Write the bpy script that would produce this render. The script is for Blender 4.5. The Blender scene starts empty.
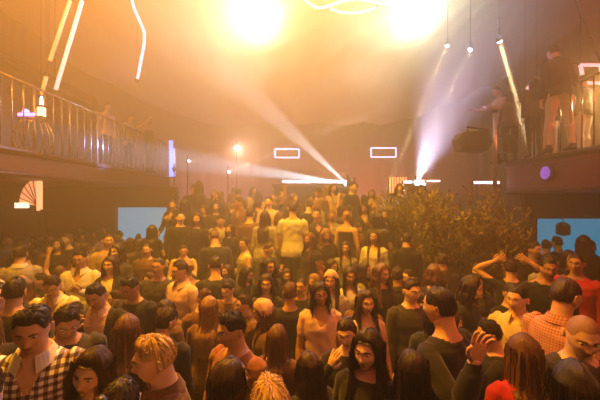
HAZE = .112
import bpy, bmesh, math, random
import numpy as np
from mathutils import Vector, Matrix, Euler, noise
sc = bpy.context.scene
COL = sc.collection
F = 330.0; CAMZ = 2.5
def at(x, y, d):
    """world point seen at photo pixel (x, y) at depth d"""
    return Vector(((x-300)*d/F, d, CAMZ+(200-y)*d/F))
# ------------------------------------------------------------------ materials
MATS = {}
def mat(name, col, rough=.6, metal=0., emit=None, es=0., spec=.4, bump=None, var=None, sheen=0.):
    if name in MATS: return MATS[name]
    m = bpy.data.materials.new(name); m.use_nodes = True
    nt = m.node_tree; b = nt.nodes['Principled BSDF']
    b.inputs['Base Color'].default_value = (*col, 1); b.inputs['Roughness'].default_value = rough
    b.inputs['Metallic'].default_value = metal; b.inputs['Specular IOR Level'].default_value = spec
    if sheen: b.inputs['Sheen Weight'].default_value = sheen
    if emit:
        b.inputs['Emission Color'].default_value = (*emit, 1); b.inputs['Emission Strength'].default_value = es
    tc = nt.nodes.new('ShaderNodeTexCoord')
    if var:                                  # (scale, other colour, stretch xyz)
        mp = nt.nodes.new('ShaderNodeMapping'); mp.inputs['Scale'].default_value = var[2] if len(var) > 2 else (1, 1, 1)
        n = nt.nodes.new('ShaderNodeTexNoise'); n.inputs['Scale'].default_value = var[0]; n.inputs['Detail'].default_value = 5
        r = nt.nodes.new('ShaderNodeValToRGB'); r.color_ramp.elements[0].position = .35; r.color_ramp.elements[1].position = .68
        r.color_ramp.elements[0].color = (*col, 1); r.color_ramp.elements[1].color = (*var[1], 1)
        nt.links.new(tc.outputs['Object'], mp.inputs[0]); nt.links.new(mp.outputs[0], n.inputs['Vector'])
        nt.links.new(n.outputs['Fac'], r.inputs[0]); nt.links.new(r.outputs[0], b.inputs['Base Color'])
    if bump:                                 # (scale, strength)
        n = nt.nodes.new('ShaderNodeTexNoise'); n.inputs['Scale'].default_value = bump[0]; n.inputs['Detail'].default_value = 4
        bp = nt.nodes.new('ShaderNodeBump'); bp.inputs['Strength'].default_value = bump[1]; bp.inputs['Distance'].default_value = .02
        nt.links.new(tc.outputs['Object'], n.inputs['Vector']); nt.links.new(n.outputs['Fac'], bp.inputs['Height']); nt.links.new(bp.outputs[0], b.inputs['Normal'])
    MATS[name] = m
    return m
def wave_mat(name, c1, c2, scale, axis='X', rough=.8, dist=2.):
    m = mat(name, c1, rough); nt = m.node_tree; b = nt.nodes['Principled BSDF']
    tc = nt.nodes.new('ShaderNodeTexCoord'); w = nt.nodes.new('ShaderNodeTexWave'); w.bands_direction = axis
    w.inputs['Scale'].default_value = scale; w.inputs['Distortion'].default_value = dist; w.inputs['Detail'].default_value = 2
    r = nt.nodes.new('ShaderNodeValToRGB'); r.color_ramp.elements[0].color = (*c1, 1); r.color_ramp.elements[1].color = (*c2, 1)
    nt.links.new(tc.outputs['Object'], w.inputs['Vector']); nt.links.new(w.outputs['Fac'], r.inputs[0]); nt.links.new(r.outputs[0], b.inputs['Base Color'])
    return m
# ------------------------------------------------------------------ mesh helpers
class MB:
    def __init__(s): s.v = []; s.f = []
    def add(s, vs, fs):
        o = len(s.v); s.v += [tuple(p) for p in vs]; s.f += [tuple(i+o for i in f) for f in fs]; return s
    def box(s, c, d, rot=None):
        c = Vector(c); x, y, z = d[0]/2, d[1]/2, d[2]/2
        P = [Vector(p) for p in ((-x,-y,-z),(x,-y,-z),(x,y,-z),(-x,y,-z),(-x,-y,z),(x,-y,z),(x,y,z),(-x,y,z))]
        if rot is not None: P = [rot @ p for p in P]
        return s.add([p+c for p in P], [(0,3,2,1),(4,5,6,7),(0,1,5,4),(1,2,6,5),(2,3,7,6),(3,0,4,7)])
    def tube(s, pts, r, n=8, cap=True):
        pts = [Vector(p) for p in pts]; rs = r if isinstance(r, (list, tuple)) else [r]*len(pts); vs = []
        up = None
        for i, p in enumerate(pts):
            t = (pts[min(i+1, len(pts)-1)]-pts[max(i-1, 0)])
            t = t.normalized() if t.length > 1e-9 else Vector((0, 0, 1))
            if up is None: up = Vector((0, 0, 1)) if abs(t.z) < .9 else Vector((1, 0, 0))
            a = t.cross(up)
            if a.length < 1e-5: a = t.cross(Vector((.3, .8, .1)))
            a.normalize(); b = a.cross(t).normalized(); up = b
            for k in range(n):
                q = 2*math.pi*k/n; vs.append(p+(a*math.cos(q)+b*math.sin(q))*rs[i])
        m = len(pts); fs = [(i*n+k, i*n+(k+1) % n, (i+1)*n+(k+1) % n, (i+1)*n+k) for i in range(m-1) for k in range(n)]
        if cap: fs += [tuple(range(n-1, -1, -1)), tuple((m-1)*n+k for k in range(n))]
        return s.add(vs, fs)
    def lathe(s, prof, n=20, c=(0, 0, 0), M=None):
        vs = []
        for (r, z) in prof:
            for k in range(n):
                q = 2*math.pi*k/n; p = Vector((r*math.cos(q), r*math.sin(q), z))
                if M is not None: p = M @ p
                vs.append(p+Vector(c))
        m = len(prof); fs = [(i*n+k, i*n+(k+1) % n, (i+1)*n+(k+1) % n, (i+1)*n+k) for i in range(m-1) for k in range(n)]
        fs += [tuple(range(n-1, -1, -1)), tuple((m-1)*n+k for k in range(n))]
        return s.add(vs, fs)
    def prism(s, poly, ext):
        n = len(poly); e = Vector(ext); vs = [Vector(p) for p in poly]+[Vector(p)+e for p in poly]
        return s.add(vs, [tuple(range(n-1, -1, -1)), tuple(range(n, 2*n))]+[(i, (i+1) % n, n+(i+1) % n, n+i) for i in range(n)])
    def build(s, name, m, parent=None, smooth=False, loc=None):
        me = bpy.data.meshes.new(name)
        v = s.v
        if loc is not None: v = [(p[0]-loc[0], p[1]-loc[1], p[2]-loc[2]) for p in v]
        me.from_pydata(v, [], s.f); me.validate()
        for mm in (m if isinstance(m, (list, tuple)) else [m]): me.materials.append(mm)
        if smooth: me.polygons.foreach_set('use_smooth', [True]*len(me.polygons))
        bm = bmesh.new(); bm.from_mesh(me); bmesh.ops.recalc_face_normals(bm, faces=bm.faces[:]); bm.to_mesh(me); bm.free()
        o = bpy.data.objects.new(name, me); COL.objects.link(o)
        if parent is not None: o.parent = parent
        if loc is not None: o.location = loc
        return o
def tag(o, label=None, cat=None, group=None, kind=None):
    if label: o['label'] = label
    if cat: o['category'] = cat
    if group: o['group'] = group
    if kind: o['kind'] = kind
    return o
def empty(name, loc=(0, 0, 0), rz=0.):
    o = bpy.data.objects.new(name, None); o.location = loc; o.rotation_euler = (0, 0, rz); o.empty_display_size = .1; COL.objects.link(o); return o
def struct(name, mb, m, label=None, smooth=False):
    o = mb.build(name, m, smooth=smooth); tag(o, label, None, None, 'structure'); return o
# ------------------------------------------------------------------ world haze (club fog fills the whole room)
w = bpy.data.worlds.new('club_haze'); sc.world = w; w.use_nodes = True
nt = w.node_tree; nt.nodes.clear()
wo = nt.nodes.new('ShaderNodeOutputWorld'); bg = nt.nodes.new('ShaderNodeBackground'); bg.inputs[0].default_value = (0, 0, 0, 1); bg.inputs[1].default_value = 0
vs_ = nt.nodes.new('ShaderNodeVolumeScatter'); vs_.inputs['Color'].default_value = (1, .80, .34, 1); vs_.inputs['Density'].default_value = HAZE; vs_.inputs['Anisotropy'].default_value = .5
gp = nt.nodes.new('ShaderNodeNewGeometry'); sp_ = nt.nodes.new('ShaderNodeSeparateXYZ'); nt.links.new(gp.outputs['Position'], sp_.inputs[0])
mr = nt.nodes.new('ShaderNodeMapRange'); mr.interpolation_type = 'SMOOTHSTEP'      # fog rolls off the stage and thins towards the balcony the view is from
for i_, v_ in enumerate((0, 1.2, 6.0, HAZE*.28, HAZE*1.35)): mr.inputs[i_].default_value = v_ if i_ else 0
nt.links.new(sp_.outputs['Y'], mr.inputs['Value']); nt.links.new(mr.outputs[0], vs_.inputs['Density'])
nt.links.new(bg.outputs[0], wo.inputs['Surface']); nt.links.new(vs_.outputs[0], wo.inputs['Volume'])
# ------------------------------------------------------------------ camera
cam = bpy.data.cameras.new('camera'); cam.sensor_width = 36; cam.lens = 36*F/600; cam.clip_start = .05
co = bpy.data.objects.new('camera', cam); co.location = (0, 0, CAMZ); co.rotation_euler = (math.radians(90), 0, 0); COL.objects.link(co); sc.camera = co
sc.view_settings.view_transform = 'Standard'; sc.view_settings.look = 'None'; sc.view_settings.exposure = 0.0; sc.view_settings.gamma = 1; sc.view_settings.use_curve_mapping = False
# ------------------------------------------------------------------ lights
def light(name, kind, loc, col, power, target=None, angle=60, blend=.5, size=.1, size_y=None, spread=None):
    L = bpy.data.lights.new(name, kind); L.color = col; L.energy = power
    if kind == 'SPOT': L.spot_size = math.radians(angle); L.spot_blend = blend; L.shadow_soft_size = size
    elif kind == 'POINT': L.shadow_soft_size = size
    elif kind == 'AREA':
        L.size = size
        if size_y: L.shape = 'RECTANGLE'; L.size_y = size_y
        if spread: L.spread = math.radians(spread)
    o = bpy.data.objects.new(name, L); o.location = loc; COL.objects.link(o)
    if target is not None:
        o.rotation_euler = (Vector(target)-Vector(loc)).to_track_quat('-Z', 'Y').to_euler()
    return o
m_black = mat('black_metal', (.012, .011, .012), .45, .3)
m_steel = mat('brushed_steel', (.35, .33, .32), .3, .9, var=(30, (.22, .2, .2)))
m_lens = mat('hot_lens', (1, 1, 1), .3, emit=(1, .86, .6), es=60)
# ================================================================== ROOM SHELL
BX = 4.3; DZ = 3.28; WX = 7.6; BACK = 14.0; CEIL = 8.4
m_floor = mat('dark_club_floor', (.035, .022, .015), .35, var=(3, (.06, .035, .02)), bump=(40, .2))
m_wall = wave_mat('draped_fabric_wall', (.48, .30, .16), (.56, .36, .20), .9, 'Y')  # soft light and dark bands paint pleat shading into the cloth colour
m_wallb = wave_mat('draped_back_wall', (.44, .29, .19), (.48, .32, .21), .7, 'X')
m_ceil = mat('tented_ceiling', (.6, .42, .28), .8, var=(1.2, (.45, .28, .16), (1, .15, 1)))
m_brown = mat('brown_panelling', (.16, .065, .03), .5, var=(5, (.10, .04, .02), (.3, 1, 4)))
m_red = mat('oxblood_panel', (.20, .035, .02), .45, var=(5, (.13, .02, .014), (.3, 1, 4)))
m_trim = mat('dark_wood_trim', (.07, .03, .015), .4)
m_dark = mat('dark_plaster', (.06, .03, .02), .8, bump=(12, .2))
struct('floor', MB().box((0, 5, -.05), (16, 22, .1)), m_floor)
# pleated walls and draped ceiling are real relief
def curtain(path, z0, ztop, amp=.06, pitch=.42):
    """pleated cloth wall following a plan path; ztop(x, y) gives its top"""
    P = []; 
    for (a, b) in zip(path[:-1], path[1:]):
        a = Vector(a); b = Vector(b); n = max(1, int((b-a).length/pitch*8)); P += [a.lerp(b, i/n) for i in range(n)]
    P.append(Vector(path[-1])); s_ = 0; vs = []; fs = []
    for i, p in enumerate(P):
        t = (P[min(i+1, len(P)-1)]-P[max(i-1, 0)]).normalized(); nrm = Vector((t.y, -t.x))
        if i: s_ += (p-P[i-1]).length
        dx = amp*abs(math.sin(math.pi*s_/pitch))*(1+.35*math.sin(s_*2.3)); zt = ztop(p.x, p.y)+.12
        for (o, z) in ((dx, z0), (dx*.8, (z0+zt)/2), (dx*.5, zt), (-.12, zt), (-.12, z0)):
            q = p+nrm*o; vs.append((q.x, q.y, z))
    n = len(P)-1
    for i in range(n):
        for k in range(5): fs.append((i*5+k, i*5+(k+1) % 5, (i+1)*5+(k+1) % 5, (i+1)*5+k))
    fs += [(4, 3, 2, 1, 0), tuple(n*5+k for k in range(5))]
    return MB().add(vs, fs)
def ceil_z(x, y):
    hx, hy = 6.2, 7.0; a = math.atan2(y-hy, x-hx); r = math.hypot(x-hx, y-hy)
    z = CEIL-.14*abs(math.sin(a*17))*min(1, r/2.)
    if y > 8.5: z -= 2.6*((y-8.5)/5.5)**2
    if abs(x) > 5: z -= 1.0*((abs(x)-5)/2.6)**2
    return z
RC = 4.2
arc = lambda sg: [(sg*(WX-RC+RC*math.cos(t)), BACK-RC+RC*math.sin(t)) for t in [math.pi/2*k/12 for k in range(13)]]
struct('wall_left', curtain([(-WX, -6)]+arc(-1), 0, ceil_z), m_wall, smooth=True)
struct('wall_right', curtain([(WX-RC, BACK)]+arc(1)[::-1][1:]+[(WX, -6)], 0, ceil_z), m_wall, smooth=True)
struct('wall_back', curtain([(-WX+RC, BACK), (WX-RC, BACK)], 0, ceil_z), m_wall, smooth=True)
struct('wall_front', MB().box((0, -6.1, CEIL/2), (2*WX+.6, .2, CEIL)), m_dark)
# tented ceiling: swags of cloth running out from a point over the right
cv = []; cf = []
NX, NY = 120, 150
for j in range(NY+1):
    for i in range(NX+1):
        x = -WX-.3+(2*WX+.6)*i/NX; y = -6+(BACK+6.1)*j/NY; cv.append((x, y, ceil_z(x, y)))
n0 = len(cv); cv += [(x, y, CEIL+.4) for (x, y) in ((-WX-.3, -6), (WX+.3, -6), (WX+.3, BACK+.1), (-WX-.3, BACK+.1))]
for j in range(NY):
    for i in range(NX): a = j*(NX+1)+i; cf.append((a, a+1, a+NX+2, a+NX+1))
cf.append((n0, n0+1, n0+2, n0+3))
struct('ceiling', MB().add(cv, cf), m_ceil, smooth=True)
# raised floor at the centre back (three low tiers then the stage)
tiers = [(4.9, .28), (5.6, .56), (6.4, .84), (7.3, 1.12)]
TX0, TX1 = -2.9, 2.9
def floor_at(x, y):
    z = 0
    if TX0 < x < TX1:
        for (y0, h) in tiers:
            if y > y0+.05 and y < 9.2: z = h
    return z
mb = MB()
for k, (y0, z) in enumerate(tiers):
    y1 = tiers[k+1][0] if k < 3 else 9.2
    mb.box(((TX0+TX1)/2, (y0+y1)/2, z/2), (TX1-TX0, y1-y0, z))
struct('floor_tiers', mb, m_floor)
struct('floor_stage', MB().box((0, 11.6, .75), (2*WX-.2, 4.8, 1.5)), m_dark)
# balconies: deck, fascia, lower beam ; side walls beneath
def fascia(x, sgn, y0, y1, z0, z1, end_round):
    """outer edge runs along Y and rounds off outwards at the far end"""
    pts = [(x, y0), (x, y1)]
    if end_round:
        R = .9
        pts = [(x, y0), (x, y1-R)]+[(x+sgn*R*(1-math.cos(t)), y1-R+R*math.sin(t)) for t in [math.pi/2*k/8 for k in range(1, 9)]]+[(sgn*(WX-.05), y1)]
    return pts
def deck(name, sgn, y0, y1, zt, zb, rnd, m):
    pts = fascia(sgn*BX, sgn, y0, y1, zb, zt, rnd)
    if not rnd: pts = pts+[(sgn*(WX-.05), y1)]
    poly = pts+[(sgn*(WX-.05), y0)]
    mb = MB().prism([(p[0], p[1], zb) for p in poly], (0, 0, zt-zb-.04))
    o = struct(name, mb, m)
    cap = MB()                                        # projecting capping rail and lower moulding on the fascia
    for i in range(len(pts)-1):
        a, b = Vector((*pts[i], 0)), Vector((*pts[i+1], 0))
        for z, r in ((zt-.04, .055), (zb+.03, .04)):
            cap.tube([(a.x, a.y, z), (b.x, b.y, z)], r, 8)
    c = cap.build('trim_'+('left' if sgn < 0 else 'right'), m_trim); c['kind'] = 'structure'
    return pts
lp = deck('floor_left_balcony', -1, -5.9, 10.9, DZ, 2.86, False, m_brown)
rp = deck('floor_right_balcony', 1, -5.9, 7.5, DZ, 2.64, True, m_red)
# walls under the balconies (dark, with a doorway-like lit opening each)
def wall_with_hole(name, y, x0, x1, z1, hx0, hx1, hz0, hz1, th=.12, m=m_dark):
    mb = MB(); cy = y
    for (a, b, c, d) in ((x0, hx0, 0, z1), (hx1, x1, 0, z1), (hx0, hx1, 0, hz0), (hx0, hx1, hz1, z1)):
        if b-a > .01 and d-c > .01: mb.box(((a+b)/2, cy, (c+d)/2), (b-a, th, d-c))
    return struct(name, mb, m)
wall_with_hole('wall_rear_left', 9.0, -WX+.1, -3.35, 2.85, -4.98, -3.6, 1.15, 2.30)
wall_with_hole('wall_rear_right', 6.6, BX+.15, WX-.1, 2.63, 4.68, 6.9, .95, 2.13)
# glowing blue-green glass of the openings (lit rooms behind: backlit panes)
m_blue = mat('backlit_cyan_pane', (.1, .4, .5), .3, emit=(.0, .42, .52), es=.62)
m_blue2 = mat('backlit_pale_pane', (.2, .45, .45), .3, emit=(.16, .50, .48), es=.9)
struct('window_1', MB().box((-4.29, 9.05, 1.725), (1.38, .04, 1.15)), m_blue2, 'pale cyan backlit pane under the left balcony')
struct('window_2', MB().box((5.79, 6.65, 1.54), (2.22, .04, 1.18)), m_blue, 'cyan backlit pane under the right balcony')
for nm, cx, cy, w_, z0, z1 in (('trim_1', -4.29, 8.93, 1.38, 1.15, 2.30), ('trim_2', 5.79, 6.53, 2.22, .95, 2.13)):
    mb = MB()
    mb.box((cx, cy, z1+.03), (w_+.12, .05, .06)).box((cx, cy, z0-.03), (w_+.12, .05, .06)).box((cx-w_/2-.03, cy, (z0+z1)/2), (.06, .05, z1-z0)).box((cx+w_/2+.03, cy, (z0+z1)/2), (.06, .05, z1-z0))
    struct(nm, mb, m_trim)
struct('wall_side_left', MB().box((-6.9, 1.55, 1.42), (.12, 14.7, 2.84)), m_brown)
struct('wall_side_right', MB().box((7.1, .3, 1.31), (.12, 12.4, 2.62)), m_dark)
# upper valance across the left wall and a moulding below the balcony
struct('trim_3', MB().box((-7.25, 4.5, 5.95), (.25, 16, .22)), m_brown)
struct('trim_4', MB().box((-6.72, 3.0, 2.3), (.16, 12, .14)), m_trim)
struct('trim_5', MB().box((7.3, 4.5, 5.7), (.22, 16, .12)), m_trim)
# ================================================================== FIXTURES
def neon(name, pts, r, col, es, label, cat='neon light', group=None):
    core = mat('neon_%s_%d' % (name, int(es*10)), (.9, .8, .8), .3, emit=col, es=es)
    c = sum((Vector(p) for p in pts), Vector())/len(pts)
    root = empty(name, c); tag(root, label, cat, group)
    o = MB().tube([Vector(p)-c for p in pts], r, 8).build('glass_tube', core, root, smooth=True)
    for a, b in ((pts[0], pts[1]), (pts[-1], pts[-2])):
        a = Vector(a)-c; b = Vector(b)-c; t = (b-a).normalized()
        MB().tube([a-t*.03, a+t*.05], r*1.35, 8).build('end_cap', m_black, root)
    for q in (pts[0], pts[-1]):
        q = Vector(q)
        if q.z < ceil_z(q.x, q.y)-.1: MB().tube([q-c, Vector((q.x, q.y, ceil_z(q.x, q.y)-.01))-c], .004, 5).build('wire', m_black, root)
    return root
# leaning light tubes on the left
neon('light_tube', [at(83, -2, 6.4), at(55, 92, 6.6)], .035, (1, .48, .30), 2.2, 'thick pale pink glowing tube rising from the left balcony', 'light tube')
neon('light_tube', [at(71, -2, 6.6), at(49, 63, 6.7)], .035, (1, .30, .04), 1.7, 'upper orange glowing tube beside the pale pink one', 'light tube')
neon('light_tube', [at(47, 74, 6.7), at(41, 97, 6.75)], .035, (1, .28, .03), 1.5, 'short orange glowing tube low over the balcony lamps', 'light tube')
neon('neon_line', [at(131.5, -2, 8.5), at(134, 8, 8.5), at(144.5, 32, 8.5), at(144, 45, 8.5), at(140, 66, 8.5), at(137, 81, 8.5)], .035, (1, .48, .50), 3.2, 'bent pinkish white neon line hanging above the left balcony')
def squiggle(px, d, es, lab, wob=.25):
    P = [at(x, y, d+wob*math.sin(i*1.3)) for i, (x, y) in enumerate(px)]; out = []
    for i in range(len(P)-1):                            # smooth curve through the points
        p0, p1, p2, p3 = P[max(i-1, 0)], P[i], P[i+1], P[min(i+2, len(P)-1)]
        for k in range(6):
            t = k/6; out.append(.5*((2*p1)+(p2-p0)*t+(2*p0-5*p1+4*p2-p3)*t*t+(3*p1-p0-3*p2+p3)*t**3))
    return neon('neon_ring', out+[P[-1]], .02, (1, .8, .78), es, lab)
squiggle([(304, -1), (311, 5), (319, 8), (331, 5), (343, 1), (358, -1), (374, 2), (386, 3), (394, -1)], 8.8, 7, 'large wavy white neon ring at the top edge of the view')
squiggle([(329, 8), (340, 12), (353, 13), (366, 11), (377, 7)], 9.2, 5, 'small pale neon arc below the large ceiling ring')
def rect_neon(x0, y0, x1, y1, d, lab, col, es, rz=0, r=.03, skew=0):
    c = at((x0+x1)/2, (y0+y1)/2, d); w_ = (x1-x0)*d/F/2; h = (y1-y0)*d/F/2
    root = empty('neon_rectangle', c, rz); tag(root, lab, 'neon light')
    m = mat('neon_frame_tube_%d' % int(x0), (.9, .8, .8), .3, emit=col, es=es)
    mb = MB(); P = [(-w_+skew, 0, h), (w_+skew, 0, h), (w_, 0, -h), (-w_, 0, -h)]
    for k in range(4): mb.tube([P[k], P[(k+1) % 4]], r, 8)
    mb.build('glass_tube', m, root, smooth=True)
    if skew:
        for k in (0, 1): MB().tube([Vector(P[k]), Vector((P[k][0], 0, ceil_z(c.x, c.y)-c.z-.15))], .005, 5).build('wire', m_black, root)
    for k in (0, 1): MB().tube([Vector(P[k]), Vector(P[k])+Vector((0, .28, .2))], .012, 6).build('bracket', m_black, root)
rect_neon(275, 149, 299, 157.5, 13.5, 'left one of the two small white neon rectangles on the back wall', (1, .62, .50), 4, r=.03)
rect_neon(371, 148, 396, 157, 13.5, 'right one of the two small white neon rectangles on the back wall', (1, .62, .50), 4.5, r=.03)
rect_neon(584, 65, 604, 83, 7.2, 'pink neon rectangle behind the standing man on the right balcony', (1, .30, .22), 3, skew=-.08, r=.035)
neon('neon_line', [at(525, 92, 7.2), at(537, 76, 7.2)], .035, (1, .4, .3), 3, 'short slanting pink neon line left of the man in the dark jacket')
# stage light bar on the booth
def bar(x0, x1, y, d, lab, col, es, th=.05):
    a, b = at(x0, y, d), at(x1, y, d); c = (a+b)/2; root = empty('light_bar', c); tag(root, lab, 'light bar')
    L = (b-a).length
    MB().box((0, .05, 0), (L+.04, .08, th*1.5)).build('housing', m_black, root)
    fz = 1.5 if c.y > 9.2 else floor_at(c.x, c.y)
    if not (x0 == 283):
        for q in (-L*.35, L*.35): MB().box((q, .05, (fz-c.z)/2), (.03, .03, c.z-fz)).build('leg', m_black, root)
    MB().box((0, -.005, 0), (L, .03, th)).build('diffuser', mat('bar_diffuser_%d' % int(x0), (1, 1, 1), .4, emit=col, es=es), root)
bar(283, 346, 181.5, 9.75, 'long white light bar along the top of the stage booth', (1, .8, .85), 14, .07)
bar(404, 412, 182, 8.6, 'short white light bar left of the palm-like shrub top', (1, .75, .8), 10)
bar(414, 440, 181, 8.8, 'orange-white light bar behind the shrub tops', (1, .5, .3), 6)
bar(474, 499, 182.5, 8.2, 'pink light bar beside the foot of the right pole', (1, .5, .5), 8, .06)
# DJ booth
t = empty('stage_booth', (.42, 10.1, 1.5)); tag(t, 'dark stage booth under the long white light bar', 'booth')
MB().box((0, 0, .7), (2.4, .5, 1.4)).build('body', m_black, t)
MB().box((0, 0, 1.44), (2.5, .62, .07)).build('counter', m_trim, t)
# lit slatted rack
c = at(398, 185, 8.9); t = empty('slatted_heater', (c.x, c.y, 1.12)); tag(t, 'glowing orange slatted panel at the stage edge left of the shrubs', 'light panel')
hz = c.z-1.12; MB().box((0, .06, hz/2), (.5, .04, hz+.4)).build('back_panel', m_trim, t)
ms = mat('amber_slat', (1, .4, .1), .4, emit=(1, .30, .07), es=3.2)
for k in range(7): MB().box((-.21+.07*k, 0, hz), (.028, .04, .42)).build('slat', ms, t)
# big blinder lamps in the truss
def par(name, loc, target, R, L_, lens, lab, cat='stage light', yoke=True, group=None, fz=None):
    loc = Vector(loc); dirv = (Vector(target)-loc).normalized(); M = dirv.to_track_quat('Z', 'Y').to_matrix()
    root = empty(name, loc); tag(root, lab, cat, group)
    MB().lathe([(R*.45, -L_), (R*.8, -L_*.85), (R, -L_*.4), (R, 0), (R*.93, 0), (R*.93, -.02)], 18, M=M).build('housing', m_black, root, smooth=True)
    MB().lathe([(R*.92, -.02), (R*.6, .005), (R*.1, .012)], 18, M=M).build('lens', lens, root)
    if yoke:
        up = Vector((0, 0, 1)); side = dirv.cross(up).normalized(); c = -dirv*L_*.45
        MB().tube([c+side*R*1.1, c+side*R*1.15+up*R*1.5, c-side*R*1.15+up*R*1.5, c-side*R*1.1], .014, 6).build('yoke', m_black, root)
        MB().tube([c+up*R*1.5, c+up*(R*1.5+.12)], .022, 8).build('clamp', m_black, root)
        if loc.z > 5.2 or fz is None and loc.y < 4: MB().tube([c+up*(R*1.5+.1), Vector((c.x, c.y, ceil_z(loc.x+c.x, loc.y+c.y)-loc.z+.03))], .012, 6).build('hanger', m_black, root)
        else:
            fz = fz if fz is not None else 1.5 if loc.y > 9.2 else floor_at(loc.x, loc.y)
            MB().tube([c-up*R*.9, Vector((c.x, c.y, fz-loc.z+.02))], .016, 6).lathe([(.16, fz-loc.z), (.16, fz-loc.z+.02), (.03, fz-loc.z+.04)], 14, c=(c.x, c.y, 0)).build('stand', m_black, root)
    return root
B1 = at(268, 30, 9.0); B2 = at(421, 24, 8.6)
par('blinder_lamp', B1, B1+Vector((.1, -1, -.5)), .16, .35, m_lens, 'dazzling lamp left of centre high under the ceiling')
par('blinder_lamp', B2, B2+Vector((-.3, -1, -.6)), .16, .35, m_lens, 'dazzling lamp right of centre high under the ceiling')
m_lred = mat('rose_lens', (1, .5, .4), .3, emit=(1, .45, .35), es=40)
m_lwh = mat('white_lens', (1, 1, 1), .3, emit=(1, .85, .8), es=30)
def beam(px, py, d, qx, qy, qd, col, power, ang, lab, R=.07, lens=None, soft=.02, blend=.4):
    a = at(px, py, d); b = at(qx, qy, qd)
    par('moving_head_light', a, b, R, R*2.4, lens or m_lwh, lab)
    dv = (b-a).normalized()
    if ang < 5:                                      # tight beams leave the whole lens nearly parallel
        o = light('tight_beam', 'AREA', a+dv*.04, col, power, b, size=R*1.2, spread=ang); o.data.shape = 'DISK'; return o
    return light('spot_beam', 'SPOT', a+dv*(.03), col, power, b, ang, blend, soft)
# ================================================================== LIGHT
AMB = (1, .46, .05)
light('blinder', 'SPOT', B1+Vector((0, -.06, -.03)), (1, .89, .80), 1950, B1+Vector((-.35, -1, .05)), 120, 1, .12)
light('blinder', 'SPOT', B2+Vector((0, -.06, -.03)), (1, .90, .82), 1700, B2+Vector((-.7, -1, .05)), 115, 1, .12)
AL = mat('amber_lens', (1, .6, .2), .3, emit=(1, .5, .1), es=20)
for (x, y, z, tx, ty, p, c, ang, lab) in (
    (-5.0, 3.8, 7.7, -3.5, 6, 1700, (1, .33, .0), 140, 'amber wash lamp high on the left, out over the balcony'),
    (-1.6, 3.4, 7.4, -1.0, 4.6, 5000, (1, .35, .0), 105, 'amber wash lamp above the middle of the floor'),
    (.4, 5.0, 7.5, .2, 7.2, 3400, (1, .42, .0), 90, 'amber wash lamp above the raised tiers'),
    (4.9, 2.6, 7.0, 4.2, 4.4, 1100, (1, .09, .01), 120, 'red wash lamp high on the right')):
    par('wash_light', (x, y, z), (tx, ty, 0), .14, .3, AL if p != 1100 else mat('red_lens', (1, .2, .1), .3, emit=(1, .1, .05), es=20), lab)
    light('wash', 'SPOT', Vector((x, y, z))+(Vector((tx, ty, 0))-Vector((x, y, z))).normalized()*.04, c, p, (tx, ty, 0), ang, .8, .15)
light('front_key', 'SPOT', (3.0, -1.5, 5.6), (1, .34, .06), 330, (-.6, 3.0, 1.3), 60, .8, .25)
light('front_red', 'SPOT', (-.5, -2, 5.6), (1, .14, .04), 260, (2.6, 3.2, 1.3), 50, .8, .25)
light('rear_fill', 'AREA', (-2.2, 11.4, 7.0), (1, .70, .42), 60, (-2.0, 13.9, 4.6), size=2.2)  # unseen pair of area lights added to lift the back wall and rear haze
light('rear_fill', 'AREA', (2.6, 11.4, 7.0), (1, .68, .42), 60, (2.4, 13.9, 4.6), size=2.2)
# magenta/rose wash on the back wall from the stage
light('stage_wash', 'AREA', (-3.2, 11.5, 2.2), (1, .30, .28), 130, (-3.2, 13.8, 4.2), size=1.2)
light('stage_wash', 'AREA', (2.4, 11.5, 2.0), (1, .22, .12), 260, (2.2, 13.8, 3.6), size=1.2)
# beams
beam(500, 42, 6.6, 533, 158, 6.75, (1, .78, .56), 26, 3.6, 'moving light throwing a white beam down over the right balcony', .06)
beam(447, 46, 8.4, 411, 132, 7.4, (1, .72, .5), 2.6, 2.0, 'small lamp right of the bright pair, thin beam down left', .05)
beam(470, 50, 8.2, 455, 82, 7.6, (1, .75, .6), 1.1, 2.0, 'small lamp with short thin beam left of the white beam', .05)
beam(417, 183, 9.0, 472, 78, 6.0, (.56, .48, 1), 26000, 40, 'stage floor light throwing the broad violet beam', .08, blend=1)
beam(423, 183, 9.0, 505, 98, 6.0, (.56, .50, 1), 12000, 24, 'added stage floor light that widens the broad violet beam', .08, blend=1)  # extra lamp added beside the first to widen its violet wedge
beam(347, 184, 9.5, 262, 105, 7.6, (.75, .68, 1), 12000, 10, 'stage floor light throwing the pale beam up to the left', .08, blend=.6)
beam(345, 183, 9.3, 215, 165, 8.0, (.42, .6, 1), 38000, 9, 'stage floor light throwing a low cool beam left', .08, blend=.7)
beam(352, 184, 9.4, 240, 130, 10.4, (1, .30, .15), 8000, 7, 'stage floor light throwing the thin red beam', .08)
beam(237, 148, 10.5, 246, 158, 8.0, (1, .5, .45), 500, 30, 'rosy lamp left of the two neon rectangles', .08, m_lred)
beam(189, 161, 9.8, 240, 148, 9.0, (1, .7, .6), 2, 3, 'tiny white lamp beyond the left balcony end, upper', .045)
beam(229, 172, 9.8, 262, 158, 9.0, (1, .7, .6), 2, 3, 'tiny white lamp low left of the stage', .045)
beam(174, 168, 10.3, 172, 140, 10.4, (.35, .45, 1), 120, 14, 'small lamp lighting the blue column end', .05)

par('balcony_lamp', (5.75, 5.9, 4.55), (5.0, 5.4, 3.6), .09, .16, mat('warm_lens', (1, .8, .5), .3, emit=(1, .62, .2), es=25), 'warm lamp glowing behind the standing man on the right balcony', fz=DZ-.04)
light('balcony_glow', 'SPOT', (5.70, 5.84, 4.50), (1, .62, .22), 140, (5.0, 5.4, 3.6), 150, .6, .08)
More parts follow.
